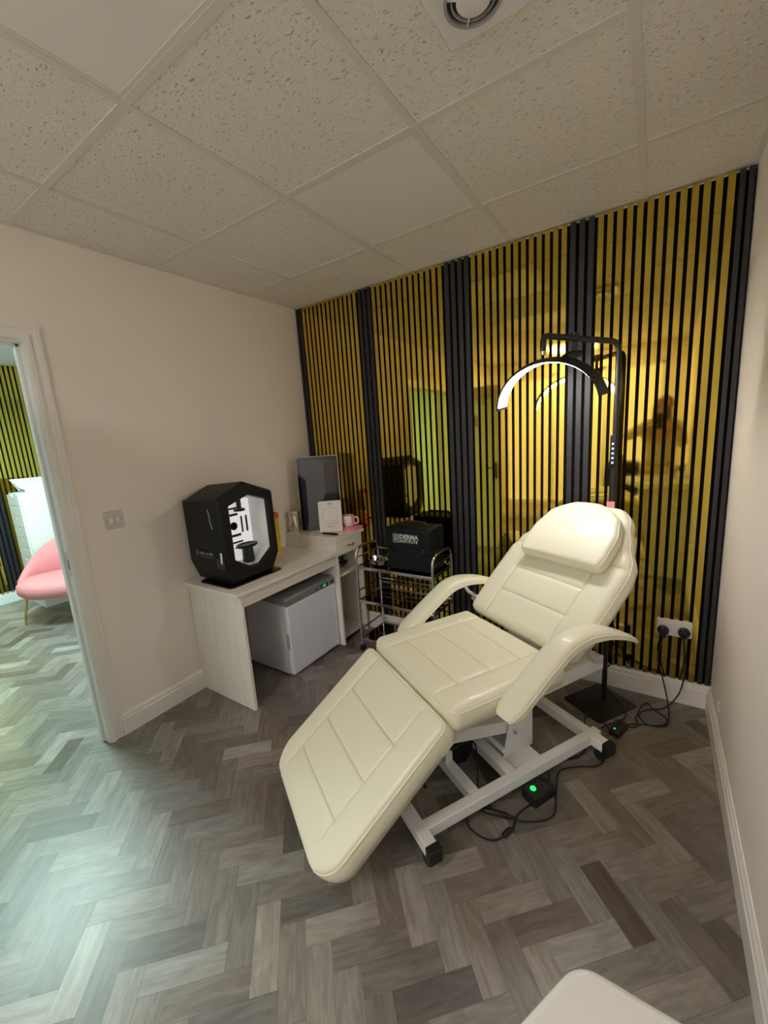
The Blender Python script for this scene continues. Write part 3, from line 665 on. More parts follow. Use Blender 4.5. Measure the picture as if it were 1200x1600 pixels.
def kid(s, z):
    out = []
    for k in range(36):
        a = 2 * PI * k / 36; r_ = 0.082 * (1 - 0.28 * math.exp(-((a - PI / 2) / 0.6) ** 2)); out.append((r_ * s * math.cos(a), 0.62 * r_ * s * math.sin(a), z))
    return out
MB().rings([kid(0.62, 0), kid(0.85, 0.008), kid(1.0, 0.04), kid(1.08, 0.043), kid(1.0, 0.041), kid(0.8, 0.010), kid(0.55, 0.005)]).build('bowl', 'chrome', kd, smooth=True)
gb = thing('clear_box', 'small clear box with foil packets behind the steel dish on the trolley', 'box', (0.808, -0.135, 0.6125))
MB().box(-0.045, 0.045, -0.04, 0.04, 0, 0.004).box(-0.045, 0.045, -0.04, -0.037, 0.004, 0.07).box(-0.045, 0.045, 0.037, 0.04, 0.004, 0.07).box(-0.045, -0.042, -0.037, 0.037, 0.004, 0.07).box(0.042, 0.045, -0.037, 0.037, 0.004, 0.07).build('walls', 'glass', gb)
fb = MB(); rr_ = random.Random(5)
for k in range(9):
    m4 = Matrix.Translation((rr_.uniform(-.025, .025), rr_.uniform(-.02, .02), 0.012 + 0.005 * k)) @ Matrix.Rotation(rr_.uniform(0, 3), 4, 'Z') @ Matrix.Rotation(rr_.uniform(-.4, .4), 4, 'X')
    fb.box(-0.014, 0.014, -0.008, 0.008, -0.002, 0.002, m4)
fb.build('foil_packets', 'gold_leg', gb)
gb['label'] = 'small clear box with foil packets behind the steel dish on the trolley'

# ================================================================== TREATMENT BED
BED = thing('treatment_bed', 'cream padded treatment bed with raised backrest, pillow and white steel base', 'treatment bed', (1.628, -0.94, 0), R(60))
def cushion(Lh, hw, T_, seams, cross, e=0.022, crown=0.012, nx=150, ny=112, rows=None, bulge=0.006):
    """Padded slab along +x from 0 to Lh, top at z=0; hw(x) = half width; returns MB for pad, piping path."""
    xs = [Lh * (0.5 - 0.5 * math.cos(PI * k / nx)) * 0.35 + Lh * k / nx * 0.65 for k in range(nx + 1)]
    for cx, *_ in cross:
        i0 = min(range(len(xs)), key=lambda i: abs(xs[i] - cx)); xs[i0] = cx; xs[i0 - 1] = cx - 0.003; xs[i0 + 1] = cx + 0.003
    ts = [math.sin(PI * (k / ny - 0.5)) * 0.35 + (2 * k / ny - 1) * 0.65 for k in range(ny + 1)]
    def top(x, y):
        w_ = hw(x); d = min(x, Lh - x, w_ - abs(y)); d = max(d, 0.0)
        # smooth-min so that corners round
        z = -e * (1 - math.sqrt(max(0, 1 - max(0, 1 - d / (e * 1.6)) ** 2)))
        z += crown * (1 - (y / w_) ** 2) * math.sin(PI * min(max(x / Lh, 0), 1)) ** 0.5
        g = 0.0
        for sy, xa, xb in seams:
            if xa <= x <= xb:
                dy = abs(y - sy); g = max(g, math.exp(-(dy / 0.0035) ** 2) * 0.7 + 0.35 * math.exp(-(dy / 0.016) ** 2))
        for cx, ya_, yb_, bow in cross:
            if ya_ - 0.02 <= y <= yb_ + 0.02:
                u_ = (y - ya_) / (yb_ - ya_); cxx = cx + bow * 4 * u_ * (1 - u_)
                fade = min(1, max(0, (y - ya_ + 0.02) / 0.02)) * min(1, max(0, (yb_ + 0.02 - y) / 0.02))
                dx = abs(x - cxx); g = max(g, fade * (math.exp(-(dx / 0.0035) ** 2) * 0.8 + 0.4 * math.exp(-(dx / 0.016) ** 2)))
                for ye in (ya_, yb_):
                    r2 = ((x - cxx) / 0.016) ** 2 + ((y - ye) / 0.02) ** 2; g = max(g, 1.1 * math.exp(-r2))
        return z - 0.006 * g
    mb = MB(); vs_ = []
    t0 = 0.62; j0 = min(range(len(ts)), key=lambda i: abs(ts[i] - t0))
    if seams: ts[j0] = t0; ts[len(ts) - 1 - j0] = -t0; ts[j0 - 1] = t0 - 0.01; ts[j0 + 1] = t0 + 0.012; ts[len(ts) - j0] = -t0 + 0.01; ts[len(ts) - 2 - j0] = -t0 - 0.012
    for x in xs:
        w_ = hw(x); s0 = min(0.19, t0 * w_) if seams else t0 * w_
        for t_ in ts:
            y = t_ / t0 * s0 if abs(t_) <= t0 else math.copysign(s0 + (abs(t_) - t0) / (1 - t0) * (w_ - s0), t_)
            vs_.append((x, y, top(x, y)))
    N = ny + 1
    fs_ = [(i * N + k, (i + 1) * N + k, (i + 1) * N + k + 1, i * N + k + 1) for i in range(nx) for k in range(ny)]
    border = [i * N for i in range(nx + 1)] + [nx * N + k for k in range(1, N)] + [i * N + ny for i in range(nx - 1, -1, -1)] + [k for k in range(ny - 1, 0, -1)]
    m = len(border); base = len(vs_)
    lay = [(0.25, bulge), (0.6, bulge), (1.0, 0.0)]
    cen = Vector((Lh / 2, 0, 0)); prev = border
    for fz, bo in lay:
        cur = []
        for q in border:
            x, y, z = vs_[q]; dvec = Vector((x, y, 0)) - cen; dvec.z = 0; dn = dvec.normalized()
            cur.append(len(vs_)); vs_.append((x + dn.x * bo, y + dn.y * bo, -e + (-T_ + e) * fz if fz < 1 else -T_))
        for k in range(m): fs_.append((prev[k], prev[(k + 1) % m], cur[(k + 1) % m], cur[k]))
        prev = cur
    fs_.append(tuple(reversed(prev)))
    mb.add(vs_, fs_)
    pipe = [Vector(vs_[q]) + Vector((0, 0, 0.001)) for q in border[::3]]
    th_ = MB()  # dark lines laid in the creases in place of their shade
    for sy, xa, xb in seams:
        th_.tube([(x, sy, top(x, sy) + 0.0002) for x in [xa + 0.02 + (xb - xa - 0.04) * k / 40 for k in range(41)] if hw(x) > abs(sy) + 0.01], 0.0011, 5)
    for cx, ya_, yb_, bow in cross:
        q_ = []
        for k in range(31):
            u_ = k / 30; y = ya_ + (yb_ - ya_) * u_; x = cx + bow * 4 * u_ * (1 - u_); q_.append((x, y, top(x, y) + 0.0002))
        th_.tube(q_, 0.0011, 5)
    global SEAM_SHADE; SEAM_SHADE = th_
    return mb, pipe
def rc_hw(Lh, base, r0, r1):
    def f(x):
        w_ = base(x)
        if x < r0: w_ -= r0 - math.sqrt(max(0, r0 * r0 - (r0 - x) ** 2))
        if x > Lh - r1: w_ -= r1 - math.sqrt(max(0, r1 * r1 - (x - Lh + r1) ** 2))
        return max(w_, 0.02)
    return f
def lerp_tab(tab):
    def f(x):
        if x <= tab[0][0]: return tab[0][1]
        for (a, b), (c, d) in zip(tab, tab[1:]):
            if x <= c:
                t_ = (x - a) / (c - a); t_ = t_ * t_ * (3 - 2 * t_) * 0.5 + t_ * 0.5; return b + (d - b) * t_
        return tab[-1][1]
    return f
def place(o, loc, rot): o.location = loc; o.rotation_euler = rot; return o
# seat
Ls = 0.535
mb, pp = cushion(Ls, rc_hw(Ls, lambda x: 0.305, 0.035, 0.03), 0.088, [(0.19, 0.0, Ls), (-0.19, 0.0, Ls)], [(0.105, -0.19, 0.19, 0.0), (0.257, -0.19, 0.19, 0.0), (0.41, -0.19, 0.19, 0.0)])
seat = place(mb.build('seat', 'cream', BED, smooth=True, angle=80), (-0.235, 0, 0.563), (0, 0, 0))
MB().tube(pp, 0.0032, 8, closed=True).build('piping', 'pipe', seat, smooth=True); SEAM_SHADE.build('stitching', 'seam', seat)
# leg rest
Lg = 0.60
mb, pp = cushion(Lg, rc_hw(Lg, lambda x: 0.305, 0.03, 0.105), 0.088, [(0.19, 0.0, 0.56), (-0.19, 0.0, 0.56)], [(0.172, -0.19, 0.19, 0.0), (0.322, -0.19, 0.19, 0.0), (0.465, -0.19, 0.19, 0.0)], e=0.018)
leg = place(mb.build('leg_rest', 'cream', BED, smooth=True, angle=80), (-0.268, 0, 0.532), (0, R(37.5), R(180)))
MB().tube(pp, 0.0032, 8, closed=True).build('piping', 'pipe', leg, smooth=True); SEAM_SHADE.build('stitching', 'seam', leg)
# backrest
Lb = 0.745
bt = lerp_tab([(0, 0.303), (0.10, 0.313), (0.24, 0.321), (0.40, 0.321), (0.47, 0.305), (0.56, 0.250), (0.66, 0.197), (0.745, 0.165)])
mb, pp = cushion(Lb, rc_hw(Lb, bt, 0.03, 0.07), 0.080, [(0.19, 0.0, 0.44), (-0.19, 0.0, 0.44)], [(0.15, -0.19, 0.19, 0.0), (0.29, -0.19, 0.19, 0.0), (0.44, -0.30, 0.30, 0.0)])
back = place(mb.build('backrest', 'cream', BED, smooth=True, angle=80), (0.312, 0, 0.582), (0, R(-41), 0))
MB().tube(pp, 0.0032, 8, closed=True).build('piping', 'pipe', back, smooth=True); SEAM_SHADE.build('stitching', 'seam', back)
# pillow rests on the backrest: strapped to it, moves with it
Lp = 0.33
pt_ = lerp_tab([(0, 0.205), (0.06, 0.212), (0.16, 0.210), (0.25, 0.18), (0.33, 0.12)])
mb, pp = cushion(Lp, rc_hw(Lp, pt_, 0.02, 0.09), 0.058, [], [], e=0.013, crown=0.013, nx=70, ny=70, bulge=0.004)
pil = mb.build('pillow', 'cream', BED, smooth=True, angle=80)
n41 = Vector((-math.sin(R(41)), 0, math.cos(R(41)))); d41 = Vector((math.cos(R(41)), 0, math.sin(R(41))))
place(pil, Vector((0.312, 0, 0.582)) + d41 * 0.365 + n41 * 0.077 + Vector((0, -0.035, 0)), (0, R(-41), R(3)))
MB().tube(pp, 0.003, 8, closed=True).tube([q + Vector((0, 0, -0.040)) for q in pp], 0.003, 8, closed=True).build('piping', 'pipe', pil, smooth=True)
# armrests
prof = [(-0.078, 0.512), (-0.045, 0.545), (0.02, 0.590), (0.085, 0.634), (0.145, 0.672), (0.195, 0.700), (0.245, 0.716), (0.30, 0.720), (0.36, 0.712), (0.43, 0.695), (0.51, 0.664), (0.575, 0.630), (0.635, 0.588)]
pv = spline([(a, 0, b) for a, b in prof], 5)
for s in (-1, 1):     # local y = -v ; near side is y<0
    rings_ = []; n_ = len(pv); pipe1 = []
    for i, q in enumerate(pv):
        t_ = (pv[min(i + 1, n_ - 1)] - pv[max(i - 1, 0)]).normalized(); nn = Vector((-t_.z, 0, t_.x))
        k = i / (n_ - 1); yi, yo = s * 0.308, s * 0.405
        endf = min(1, math.sqrt(min(1, i / 6)) if i < 6 else 1)
        tap = 1.0 if k < 0.80 else 1 - 0.62 * ((k - 0.80) / 0.20) ** 2
        th = 0.040 * (0.45 + 0.55 * endf) * (1 - 0.6 * max(0, (k - 0.55) / 0.45))
        cy = s * 0.356; hw_ = 0.049 * (0.55 + 0.45 * endf) * tap
        sec = [(-1, -1.0), (-1, -0.35), (-0.86, -0.1), (-0.5, 0.0), (0, 0.03), (0.5, 0.0), (0.86, -0.1), (1, -0.35), (1, -1.0), (0, -1.0)]
        rings_.append([Vector((q.x, cy + hw_ * a, q.z)) + nn * (th * b) for a, b in sec])
        pipe1.append(Vector((q.x, cy + s * hw_, q.z)) + nn * (-0.42 * th))
    ar_ = MB().rings(rings_).build('armrest', 'cream', BED, smooth=True, angle=70)
    MB().tube(pipe1, 0.003, 8).build('piping', 'pipe', ar_, smooth=True)
    MB().tube([(0.30, s * 0.345, 0.70), (0.33, s * 0.335, 0.64), (0.38, s * 0.29, 0.60)], 0.010, 10).build('bracket', 'chrome', ar_, smooth=True)
    MB().tube([(0.0, s * 0.345, 0.55), (0.02, s * 0.30, 0.50)], 0.009, 10).build('bracket', 'chrome', ar_, smooth=True)
    kn = MB().lathe([(0, 0), (0.014, 0), (0.020, 0.02), (0.018, 0.045), (0.0, 0.05)], n=20).build('lock_knob', 'mid_grey', ar_, smooth=True)
    kn.location = (0.40, s * 0.33, 0.575); kn.rotation_euler = (R(90 * (1 if s < 0 else -1)), R(30), 0)
# frame: base
base = MB()
for y in (-0.232, 0.232): base.box(-0.36, 0.60, y - 0.02, y + 0.02, 0.055, 0.100)
for x in (-0.345, -0.088, 0.100, 0.555): base.box(x - 0.022, x + 0.022, (-0.305 if x in (-0.345, 0.555) else -0.212), (0.305 if x in (-0.345, 0.555) else 0.212), 0.0555, 0.1005)
base.box(0.12, 0.30, -0.212, 0.212, 0.052, 0.060)
fr_ = base.build('base_frame', 'white_metal', BED, bevel=0.003)
for x in (-0.345, 0.555):
    for s in (-1, 1):
        MB().box(x - 0.026, x + 0.026, s * 0.305 - (0.0 if s > 0 else 0.030), s * 0.305 + (0.030 if s > 0 else 0.0), 0.05, 0.105).build('end_cap', 'black_plastic', BED, bevel=0.003)
        cs = MB().cyl((x - 0.012, s * 0.282, 0.024), (x + 0.012, s * 0.282, 0.024), 0.024, 24).build('caster', 'rubber', BED, smooth=True)
        MB().box(x - 0.018, x + 0.018, s * 0.282 - 0.014, s * 0.282 + 0.014, 0.034, 0.058).build('caster_fork', 'black_plastic', cs, bevel=0.004)
# column plates
colm = MB()
for y in (-0.118, 0.112): colm.prism([(0.145, 0.060), (0.318, 0.060), (0.318, 0.420), (0.235, 0.420)], lambda q, y=y: (q[0], y, q[1]), lambda q, y=y: (q[0], y + 0.006, q[1]))
colm.box(0.29, 0.318, -0.115, 0.115, 0.06, 0.40)
colm.build('column', 'white_metal', BED, bevel=0.0015)
MB().cyl((0.14, -0.13, 0.115), (0.14, 0.13, 0.115), 0.012, 20).build('pivot_tube', 'white_metal', BED, smooth=True)
for z_, x_ in ((0.175, 0.205),):
    for s in (-1, 1): MB().cyl((x_, s * 0.118, z_), (x_, s * 0.130, z_), 0.009, 6).build('bolt', 'chrome', BED, smooth=False)
# lifting arm (channel) and top carrier
ch = MB()
for y in (-0.106, 0.100): ch.prism([(0.245, 0.150), (0.245, 0.205), (-0.16, 0.312), (-0.20, 0.300), (-0.20, 0.262)], lambda q, y=y: (q[0], y, q[1]), lambda q, y=y: (q[0], y + 0.006, q[1]))
ch.prism([(0.245, 0.199), (0.245, 0.205), (-0.16, 0.312), (-0.16, 0.306)], lambda q: (q[0], -0.10, q[1]), lambda q: (q[0], 0.10, q[1]))
ch.build('lift_arm', 'white_metal', BED, bevel=0.001)
carr = MB()
for y in (-0.14, 0.108): carr.box(-0.20, 0.45, y, y + 0.032, 0.430, 0.470)
carr.box(-0.20, -0.165, -0.14, 0.14, 0.43, 0.468).box(0.40, 0.435, -0.14, 0.14, 0.43, 0.468)
carr.prism([(-0.20, 0.30), (-0.14, 0.30), (-0.13, 0.432), (-0.20, 0.432)], lambda q: (q[0], -0.09, q[1]), lambda q: (q[0], -0.084, q[1])).prism([(-0.20, 0.30), (-0.14, 0.30), (-0.13, 0.432), (-0.20, 0.432)], lambda q: (q[0], 0.084, q[1]), lambda q: (q[0], 0.09, q[1]))
carr.build('seat_frame', 'white_metal', BED, bevel=0.002)
MB().box(0.30, 0.81, -0.105, -0.065, 0.262, 0.330).box(0.30, 0.81, 0.065, 0.105, 0.262, 0.330).box(0.77, 0.81, -0.065, 0.065, 0.262, 0.330).build('rear_beam', 'white_metal', BED, bevel=0.002)
bf = MB()
m41 = Matrix.Translation((0.312, 0, 0.582)) @ Matrix.Rotation(R(-41), 4, 'Y')
for y in (-0.12, 0.09): bf.box(0.0, 0.55, y, y + 0.03, -0.108, -0.080, m41)
bf.box(0.0, 0.03, -0.12, 0.12, -0.108, -0.080, m41).box(0.52, 0.55, -0.12, 0.12, -0.108, -0.080, m41)
bf.build('backrest_frame', 'white_metal', BED, bevel=0.002)
mlg = Matrix.Translation((-0.268, 0, 0.532)) @ Matrix.Rotation(R(180), 4, 'Z') @ Matrix.Rotation(R(-37.5), 4, 'Y')
mlg = Matrix.Translation((-0.268, 0, 0.532)) @ (Matrix.Rotation(R(180), 4, 'Z') @ Matrix.Rotation(R(37.5) * 1, 4, 'Y'))
lf = MB()
for y in (-0.12, 0.09): lf.box(0.0, 0.45, y, y + 0.03, -0.115, -0.086, mlg)
lf.box(0.0, 0.03, -0.12, 0.12, -0.115, -0.086, mlg).box(0.42, 0.45, -0.12, 0.12, -0.115, -0.086, mlg)
lf.build('leg_rest_frame', 'white_metal', BED, bevel=0.002)
MB().cyl((-0.235, -0.10, 0.41), (-0.235, 0.10, 0.41), 0.012, 16).build('hinge_bar', 'black_metal', BED, smooth=True)
MB().tube(spline([(0.11, -0.25, 0.47), (0.10, -0.262, 0.455), (0.09, -0.25, 0.444), (0.08, -0.20, 0.44)], 5), 0.007, 10).build('height_lever', 'chrome', BED, smooth=True)
kb = MB().lathe([(0, 0), (0.022, 0), (0.026, -0.01), (0.02, -0.022), (0, -0.024)], c=(-0.10, -0.15, 0.452), n=20).build('foot_glide', 'cream', BED, smooth=True)
# actuator
mot = MB().prism([(-0.085, 0.150), (0.045, 0.165), (0.05, 0.105), (0.01, 0.055), (-0.05, 0.062), (-0.075, 0.10)], lambda q: (q[0] - 0.005, -0.045, q[1]), lambda q: (q[0] - 0.005, 0.035, q[1])).build('motor', 'black_plastic', BED, bevel=0.006, seg=2)
MB().cyl((-0.02, 0, 0.14), (-0.14, 0, 0.29), 0.014, 16).build('actuator_rod', 'chrome', mot, smooth=True)
MB().prism([(-0.105, 0.10), (-0.07, 0.10), (-0.07, 0.145), (-0.0875, 0.158), (-0.105, 0.145)], lambda q: (q[0], -0.028 - 0.016, q[1]), lambda q: (q[0], -0.044 - 0.006, q[1])).build('motor_bracket', 'white_metal', BED, bevel=0.002)
MB().tube([(-0.27, -0.10, 0.17), (-0.237, -0.10, 0.096)], 0.006, 10).build('stop_bar', 'black_metal', BED, smooth=True)

# ================================================================== HALF MOON LAMP
LP = thing('arch_lamp', 'black half moon floor lamp arching over the bed with a lit inner strip', 'lamp', (2.122, -0.165, 0))
ba = math.atan2(-0.39 + 0.165, 1.98 - 2.122)
bm_ = Matrix.Rotation(R(57), 4, 'Z')
MB().prism(rrect(-0.170, 0.105, -0.115, 0.115, 0.02), lambda q: bm_ @ Vector((q[0] + 0.0, q[1], 0.0)), lambda q: bm_ @ Vector((q[0], q[1], 0.008))).build('base_plate', 'black_metal', LP, bevel=0.002)
MB().tube([(0, 0, 0.008), (0, 0, 0.72)], 0.0125, 20).build('lower_pole', 'black_metal', LP, smooth=True)
dirv = Vector((1.886 - 2.122, -0.545 + 0.165, 0)); 
MB().tube(bentpath([(0.006, 0, 0.70), (0.008, 0, 1.815), (dirv.x, dirv.y, 1.825), (dirv.x, dirv.y, 1.765)], 0.05, 8), 0.0125, 16).build('upper_pole', 'black_metal', LP, smooth=True)
MB().tube([(0.006, 0, 0.70), (0.006, 0, 1.28)], 0.0165, 20).build('sleeve', 'black_metal', LP, smooth=True)
MB().cyl((dirv.x, dirv.y, 1.768), (dirv.x, dirv.y, 1.750), 0.0105, 16).build('end_plug', 'steel', LP, smooth=True)
ctl = MB().box(-0.012, 0.012, -0.022, -0.014, 1.25, 1.40).build('control_strip', 'black_gloss', LP, bevel=0.002)
for k in range(5): MB().cyl((0.0, -0.022, 1.272 + k * 0.022), (0.0, -0.0245, 1.272 + k * 0.022), 0.0042, 12).build('button', 'blue_led', ctl)
MB().box(-0.018, 0.016, -0.0185, -0.0165, 1.03, 1.085).build('care_label', 'pink_card', LP)
# arch
C0 = Vector((1.877 - 2.122, -0.3965 + 0.165, 1.551)); ux = Vector((0.973, -0.232, 0.045)).normalized(); uz = Vector((-0.03, -0.14, 0.98)); uz = (uz - ux * uz.dot(ux)).normalized(); uy = uz.cross(ux)
RA = 0.231; RZ = 0.190; bw = 0.047
def arch_ring(a, sec):
    nn = (ux * math.cos(a) / RA + uz * math.sin(a) / RZ).normalized(); p_ = C0 + ux * (RA * math.cos(a)) + uz * (RZ * math.sin(a))
    return [p_ + nn * r_ + uy * y_ for r_, y_ in sec]
sec = [(-0.002, -bw), (0.004, -bw - 0.001), (0.010, -bw * 0.8), (0.015, -bw * 0.4), (0.015, bw * 0.4), (0.010, bw * 0.8), (0.004, bw + 0.001), (-0.002, bw)]
hs = MB().rings([arch_ring(R(-2 + 172 * k / 40 + 6), sec) for k in range(41)]).build('arch_housing', 'black_metal', LP, smooth=True, angle=50)
sec2 = [(-0.0022, -bw * 0.86), (-0.0022, bw * 0.86), (-0.005, bw * 0.80), (-0.005, -bw * 0.80)]
MB().rings([arch_ring(R(8 + 164 * k / 40), sec2) for k in range(41)]).build('light_strip', 'lamp_lit', hs, smooth=True, angle=50)
jt = Vector((1.980 - 2.122, -0.390 + 0.165, 1.758)); ajt = C0 + ux * (RA * math.cos(R(66))) + uz * (RZ * math.sin(R(66)) + 0.012)
cl_ = MB().tube([(jt.x, jt.y, 1.82), (jt.x, jt.y, 1.765), tuple(jt), tuple((jt + ajt) / 2 + Vector((0, 0, 0.005))), tuple(ajt)], [0.009, 0.009, 0.016, 0.014, 0.018], 12)
cl_.cyl((jt.x, jt.y, 1.81), (jt.x, jt.y, 1.845), 0.019, 16)
cl_.build('clamp', 'black_metal', LP, smooth=True)
MB().cyl(jt + Vector((-0.03, -0.01, 0)), jt + Vector((0.03, 0.01, 0)), 0.013, 16).build('joint_knob', 'black_plastic', LP, smooth=True)

# ================================================================== CABLES, PEDALS
def cable(name, pts, label, r=0.0035, n=6): return tag(MB().tube(spline(pts, n), r, 8).build(name, 'cable', smooth=True), label, 'cable')
pd = thing('foot_pedal', 'black foot pedal with a round green button in front of the bed base', 'pedal', (1.962, -0.925, 0), R(62))
MB().prism([(-0.062, 0.0), (0.062, 0.0), (0.062, 0.030), (0.02, 0.052), (-0.062, 0.052)], lambda q: (q[0], -0.038, q[1]), lambda q: (q[0], 0.038, q[1])).build('housing', 'black_plastic', pd, bevel=0.008, seg=3)
MB().lathe([(0, 0.051), (0.012, 0.051), (0.011, 0.056), (0, 0.057)], c=(-0.032, 0.0, 0), n=20).build('button', 'green_led', pd, smooth=True)
ad = thing('power_adapter', 'black power adapter with a small green light beside the lamp base', 'adapter', (2.205, -0.385, 0), R(70))
MB().box(-0.05, 0.05, -0.024, 0.024, 0.0, 0.034).build('body', 'black_plastic', ad, bevel=0.005, seg=3)
MB().lathe([(0, 0.034), (0.005, 0.034), (0, 0.036)], c=(-0.03, 0.004, 0), n=12).build('indicator', 'green_led', ad)
cable('socket_cable', [(2.366, -0.035, 0.36), (2.350, -0.05, 0.25), (2.375, -0.05, 0.15), (2.400, -0.08, 0.05), (2.408, -0.14, 0.008), (2.395, -0.24, 0.005), (2.32, -0.27, 0.005), (2.28, -0.20, 0.006), (2.31, -0.10, 0.008), (2.345, -0.14, 0.010), (2.40, -0.20, 0.012), (2.37, -0.255, 0.008), (2.28, -0.29, 0.006), (2.235, -0.33, 0.012)], 'black cable looping from the left plug to the power adapter')
cable('socket_cable', [(2.452, -0.035, 0.36), (2.466, -0.05, 0.26), (2.462, -0.05, 0.15), (2.44, -0.07, 0.07), (2.39, -0.11, 0.015), (2.31, -0.16, 0.006), (2.27, -0.24, 0.006), (2.285, -0.29, 0.005), (2.25, -0.33, 0.005), (2.20, -0.31, 0.010), (2.19, -0.335, 0.014)], 'black cable trailing from the right plug towards the lamp base')
cable('lamp_cable', [(2.135, -0.145, 0.30), (2.150, -0.12, 0.22), (2.11, -0.10, 0.12), (2.12, -0.09, 0.02), (2.17, -0.12, 0.012), (2.22, -0.20, 0.006), (2.225, -0.27, 0.006), (2.20, -0.31, 0.006), (2.16, -0.36, 0.006), (2.135, -0.40, 0.006)], 'thin black cable hanging down the lamp pole and over its base')
cable('bed_cable', [(2.19, -0.43, 0.012), (2.13, -0.40, 0.05), (2.085, -0.46, 0.11), (2.075, -0.52, 0.108), (2.092, -0.575, 0.06), (2.085, -0.60, 0.008), (2.05, -0.66, 0.005), (1.985, -0.70, 0.005), (1.96, -0.76, 0.006), (1.985, -0.83, 0.02), (1.98, -0.868, 0.03)], 'black cable over the bed frame into the back of the foot pedal')
cable('pedal_cable', [(2.155, -0.54, 0.03), (2.17, -0.585, 0.01), (2.145, -0.655, 0.005), (2.075, -0.70, 0.005), (2.01, -0.765, 0.005), (2.02, -0.88, 0.005), (2.03, -0.99, 0.005), (1.96, -1.06, 0.005), (1.86, -1.09, 0.005), (1.79, -1.10, 0.006), (1.72, -1.06, 0.008), (1.64, -1.02, 0.008), (1.58, -0.98, 0.008)], 'long black cable from the rear caster past the foot pedal to the bed motor')
cable('motor_cable', [(1.662, -0.915, 0.13), (1.70, -0.93, 0.13), (1.735, -1.0, 0.09), (1.76, -1.06, 0.02), (1.80, -1.105, 0.010), (1.83, -1.10, 0.008), (1.80, -1.07, 0.010), (1.735, -1.10, 0.006), (1.77, -1.19, 0.005), (1.86, -1.20, 0.005), (1.91, -1.13, 0.006), (1.915, -1.05, 0.006), (1.95, -0.985, 0.012)], 'black cable looping on the floor below the bed motor')
jc = thing('cable_joint', 'black inline cable connector on the floor in front of the bed base', 'connector', (1.838, -1.092, 0.011), R(12))
MB().tube([(-0.055, 0, 0), (-0.045, 0, 0), (0.045, 0, 0), (0.055, 0, 0)], [0.005, 0.011, 0.011, 0.005], 14).build('shell', 'black_plastic', jc, smooth=True)
MB().tube([(-0.072, 0, 0), (-0.054, 0, 0)], [0.004, 0.006], 10).tube([(0.054, 0, 0), (0.072, 0, 0)], [0.006, 0.004], 10).build('strain_relief', 'rubber', jc, smooth=True)
fc = thing('ferrite_bead', 'small black bead on the cable loop nearest the camera', 'cable bead', (1.902, -1.148, 0.0105), R(68))
MB().tube([(-0.022, 0, 0), (-0.019, 0, 0), (0.019, 0, 0), (0.022, 0, 0)], [0.006, 0.0105, 0.0105, 0.006], 14).build('shell', 'black_plastic', fc, smooth=True)

# ================================================================== NEXT ROOM
def far_slats(y0, y1, m, n, label):
    t = thing('slat_panel', label, 'wall panel', (XF + 0.03, (y0 + y1) / 2, 0.124), 0, 'slat panels in the next room')
    c = (y0 + y1) / 2; MB().box(-0.028, -0.018, y0 - c, y1 - c, 0, H - 0.13).build('felt_backing', 'felt', t)
    s = MB(); p = (y1 - y0) / n; wd = p * 0.615
    for k in range(n):
        y = y0 - c + p * (k + 0.5); s.box(-0.018, 0.0, y - wd / 2, y + wd / 2, 0, H - 0.127)
    s.build('slats', m, t)
far_slats(-1.10, -0.585, 'gold', 13, 'gold mirrored slat panel behind the white drawer chest in the next room')
far_slats(-1.22, -1.10, 'black_slat', 3, 'black slats seen low beside the white drawer chest in the next room')
far_slats(-1.735, -1.22, 'gold', 13, 'gold mirrored slat panel at the left edge of the doorway view')
t = far_slats(-2.35, -1.735, 'gold', 15, 'gold mirrored slat panel further left in the next room')
dc = thing('drawer_chest', 'tall white chest of many shallow drawers against gold slats in the next room', 'drawer chest', (-2.885, -0.83, 0))
MB().box(-0.165, 0.165, -0.278, 0.29, 0.0, 1.155).build('body', 'gloss_white', dc, bevel=0.002)
for k in range(10):
    z = 0.085 + k * 0.106
    d_ = MB().prism([(-0.158, z), (0.158, z), (0.158, z + 0.102), (0.03, z + 0.102), (0.0, z + 0.075), (-0.03, z + 0.102), (-0.158, z + 0.102)], lambda q: (q[0], -0.296, q[1]), lambda q: (q[0], -0.280, q[1])).build('drawer', 'gloss_white', dc)
    MB().box(-0.03, 0.03, -0.2805, -0.279, z + 0.07, z + 0.103).build('pull_notch', 'black_plastic', d_)
wd_ = thing('nail_lamp', 'white wedge shaped device open on top of the drawer chest', 'device', (-2.90, -0.93, 1.156), R(0))  # slanted open white box on the chest
MB().prism([(-0.10, 0.0), (0.13, 0.0), (0.14, 0.13), (-0.16, 0.13)], lambda q: (-0.12, q[0], q[1]), lambda q: (-0.105, q[0], q[1])).box(-0.12, 0.12, -0.10, 0.13, 0, 0.012).build('shell', 'white_plastic', wd_, bevel=0.003)
MB().prism([(-0.15, 0.12), (0.13, 0.12), (0.12, 0.02), (-0.09, 0.02)], lambda q: (-0.10, q[0], q[1]), lambda q: (0.06, q[0] * 0.9, q[1] * 0.35)).build('hood', 'white_plastic', wd_, bevel=0.003)
# pink chair
pc = thing('lounge_chair', 'pink velvet lounge chair with brass legs seen through the doorway', 'chair', (-2.22, -1.03, 0), R(-48))
def ell(rx, ry, z, n=40, cy=0): return [(rx * math.cos(2 * PI * k / n), cy + ry * math.sin(2 * PI * k / n), z) for k in range(n)]
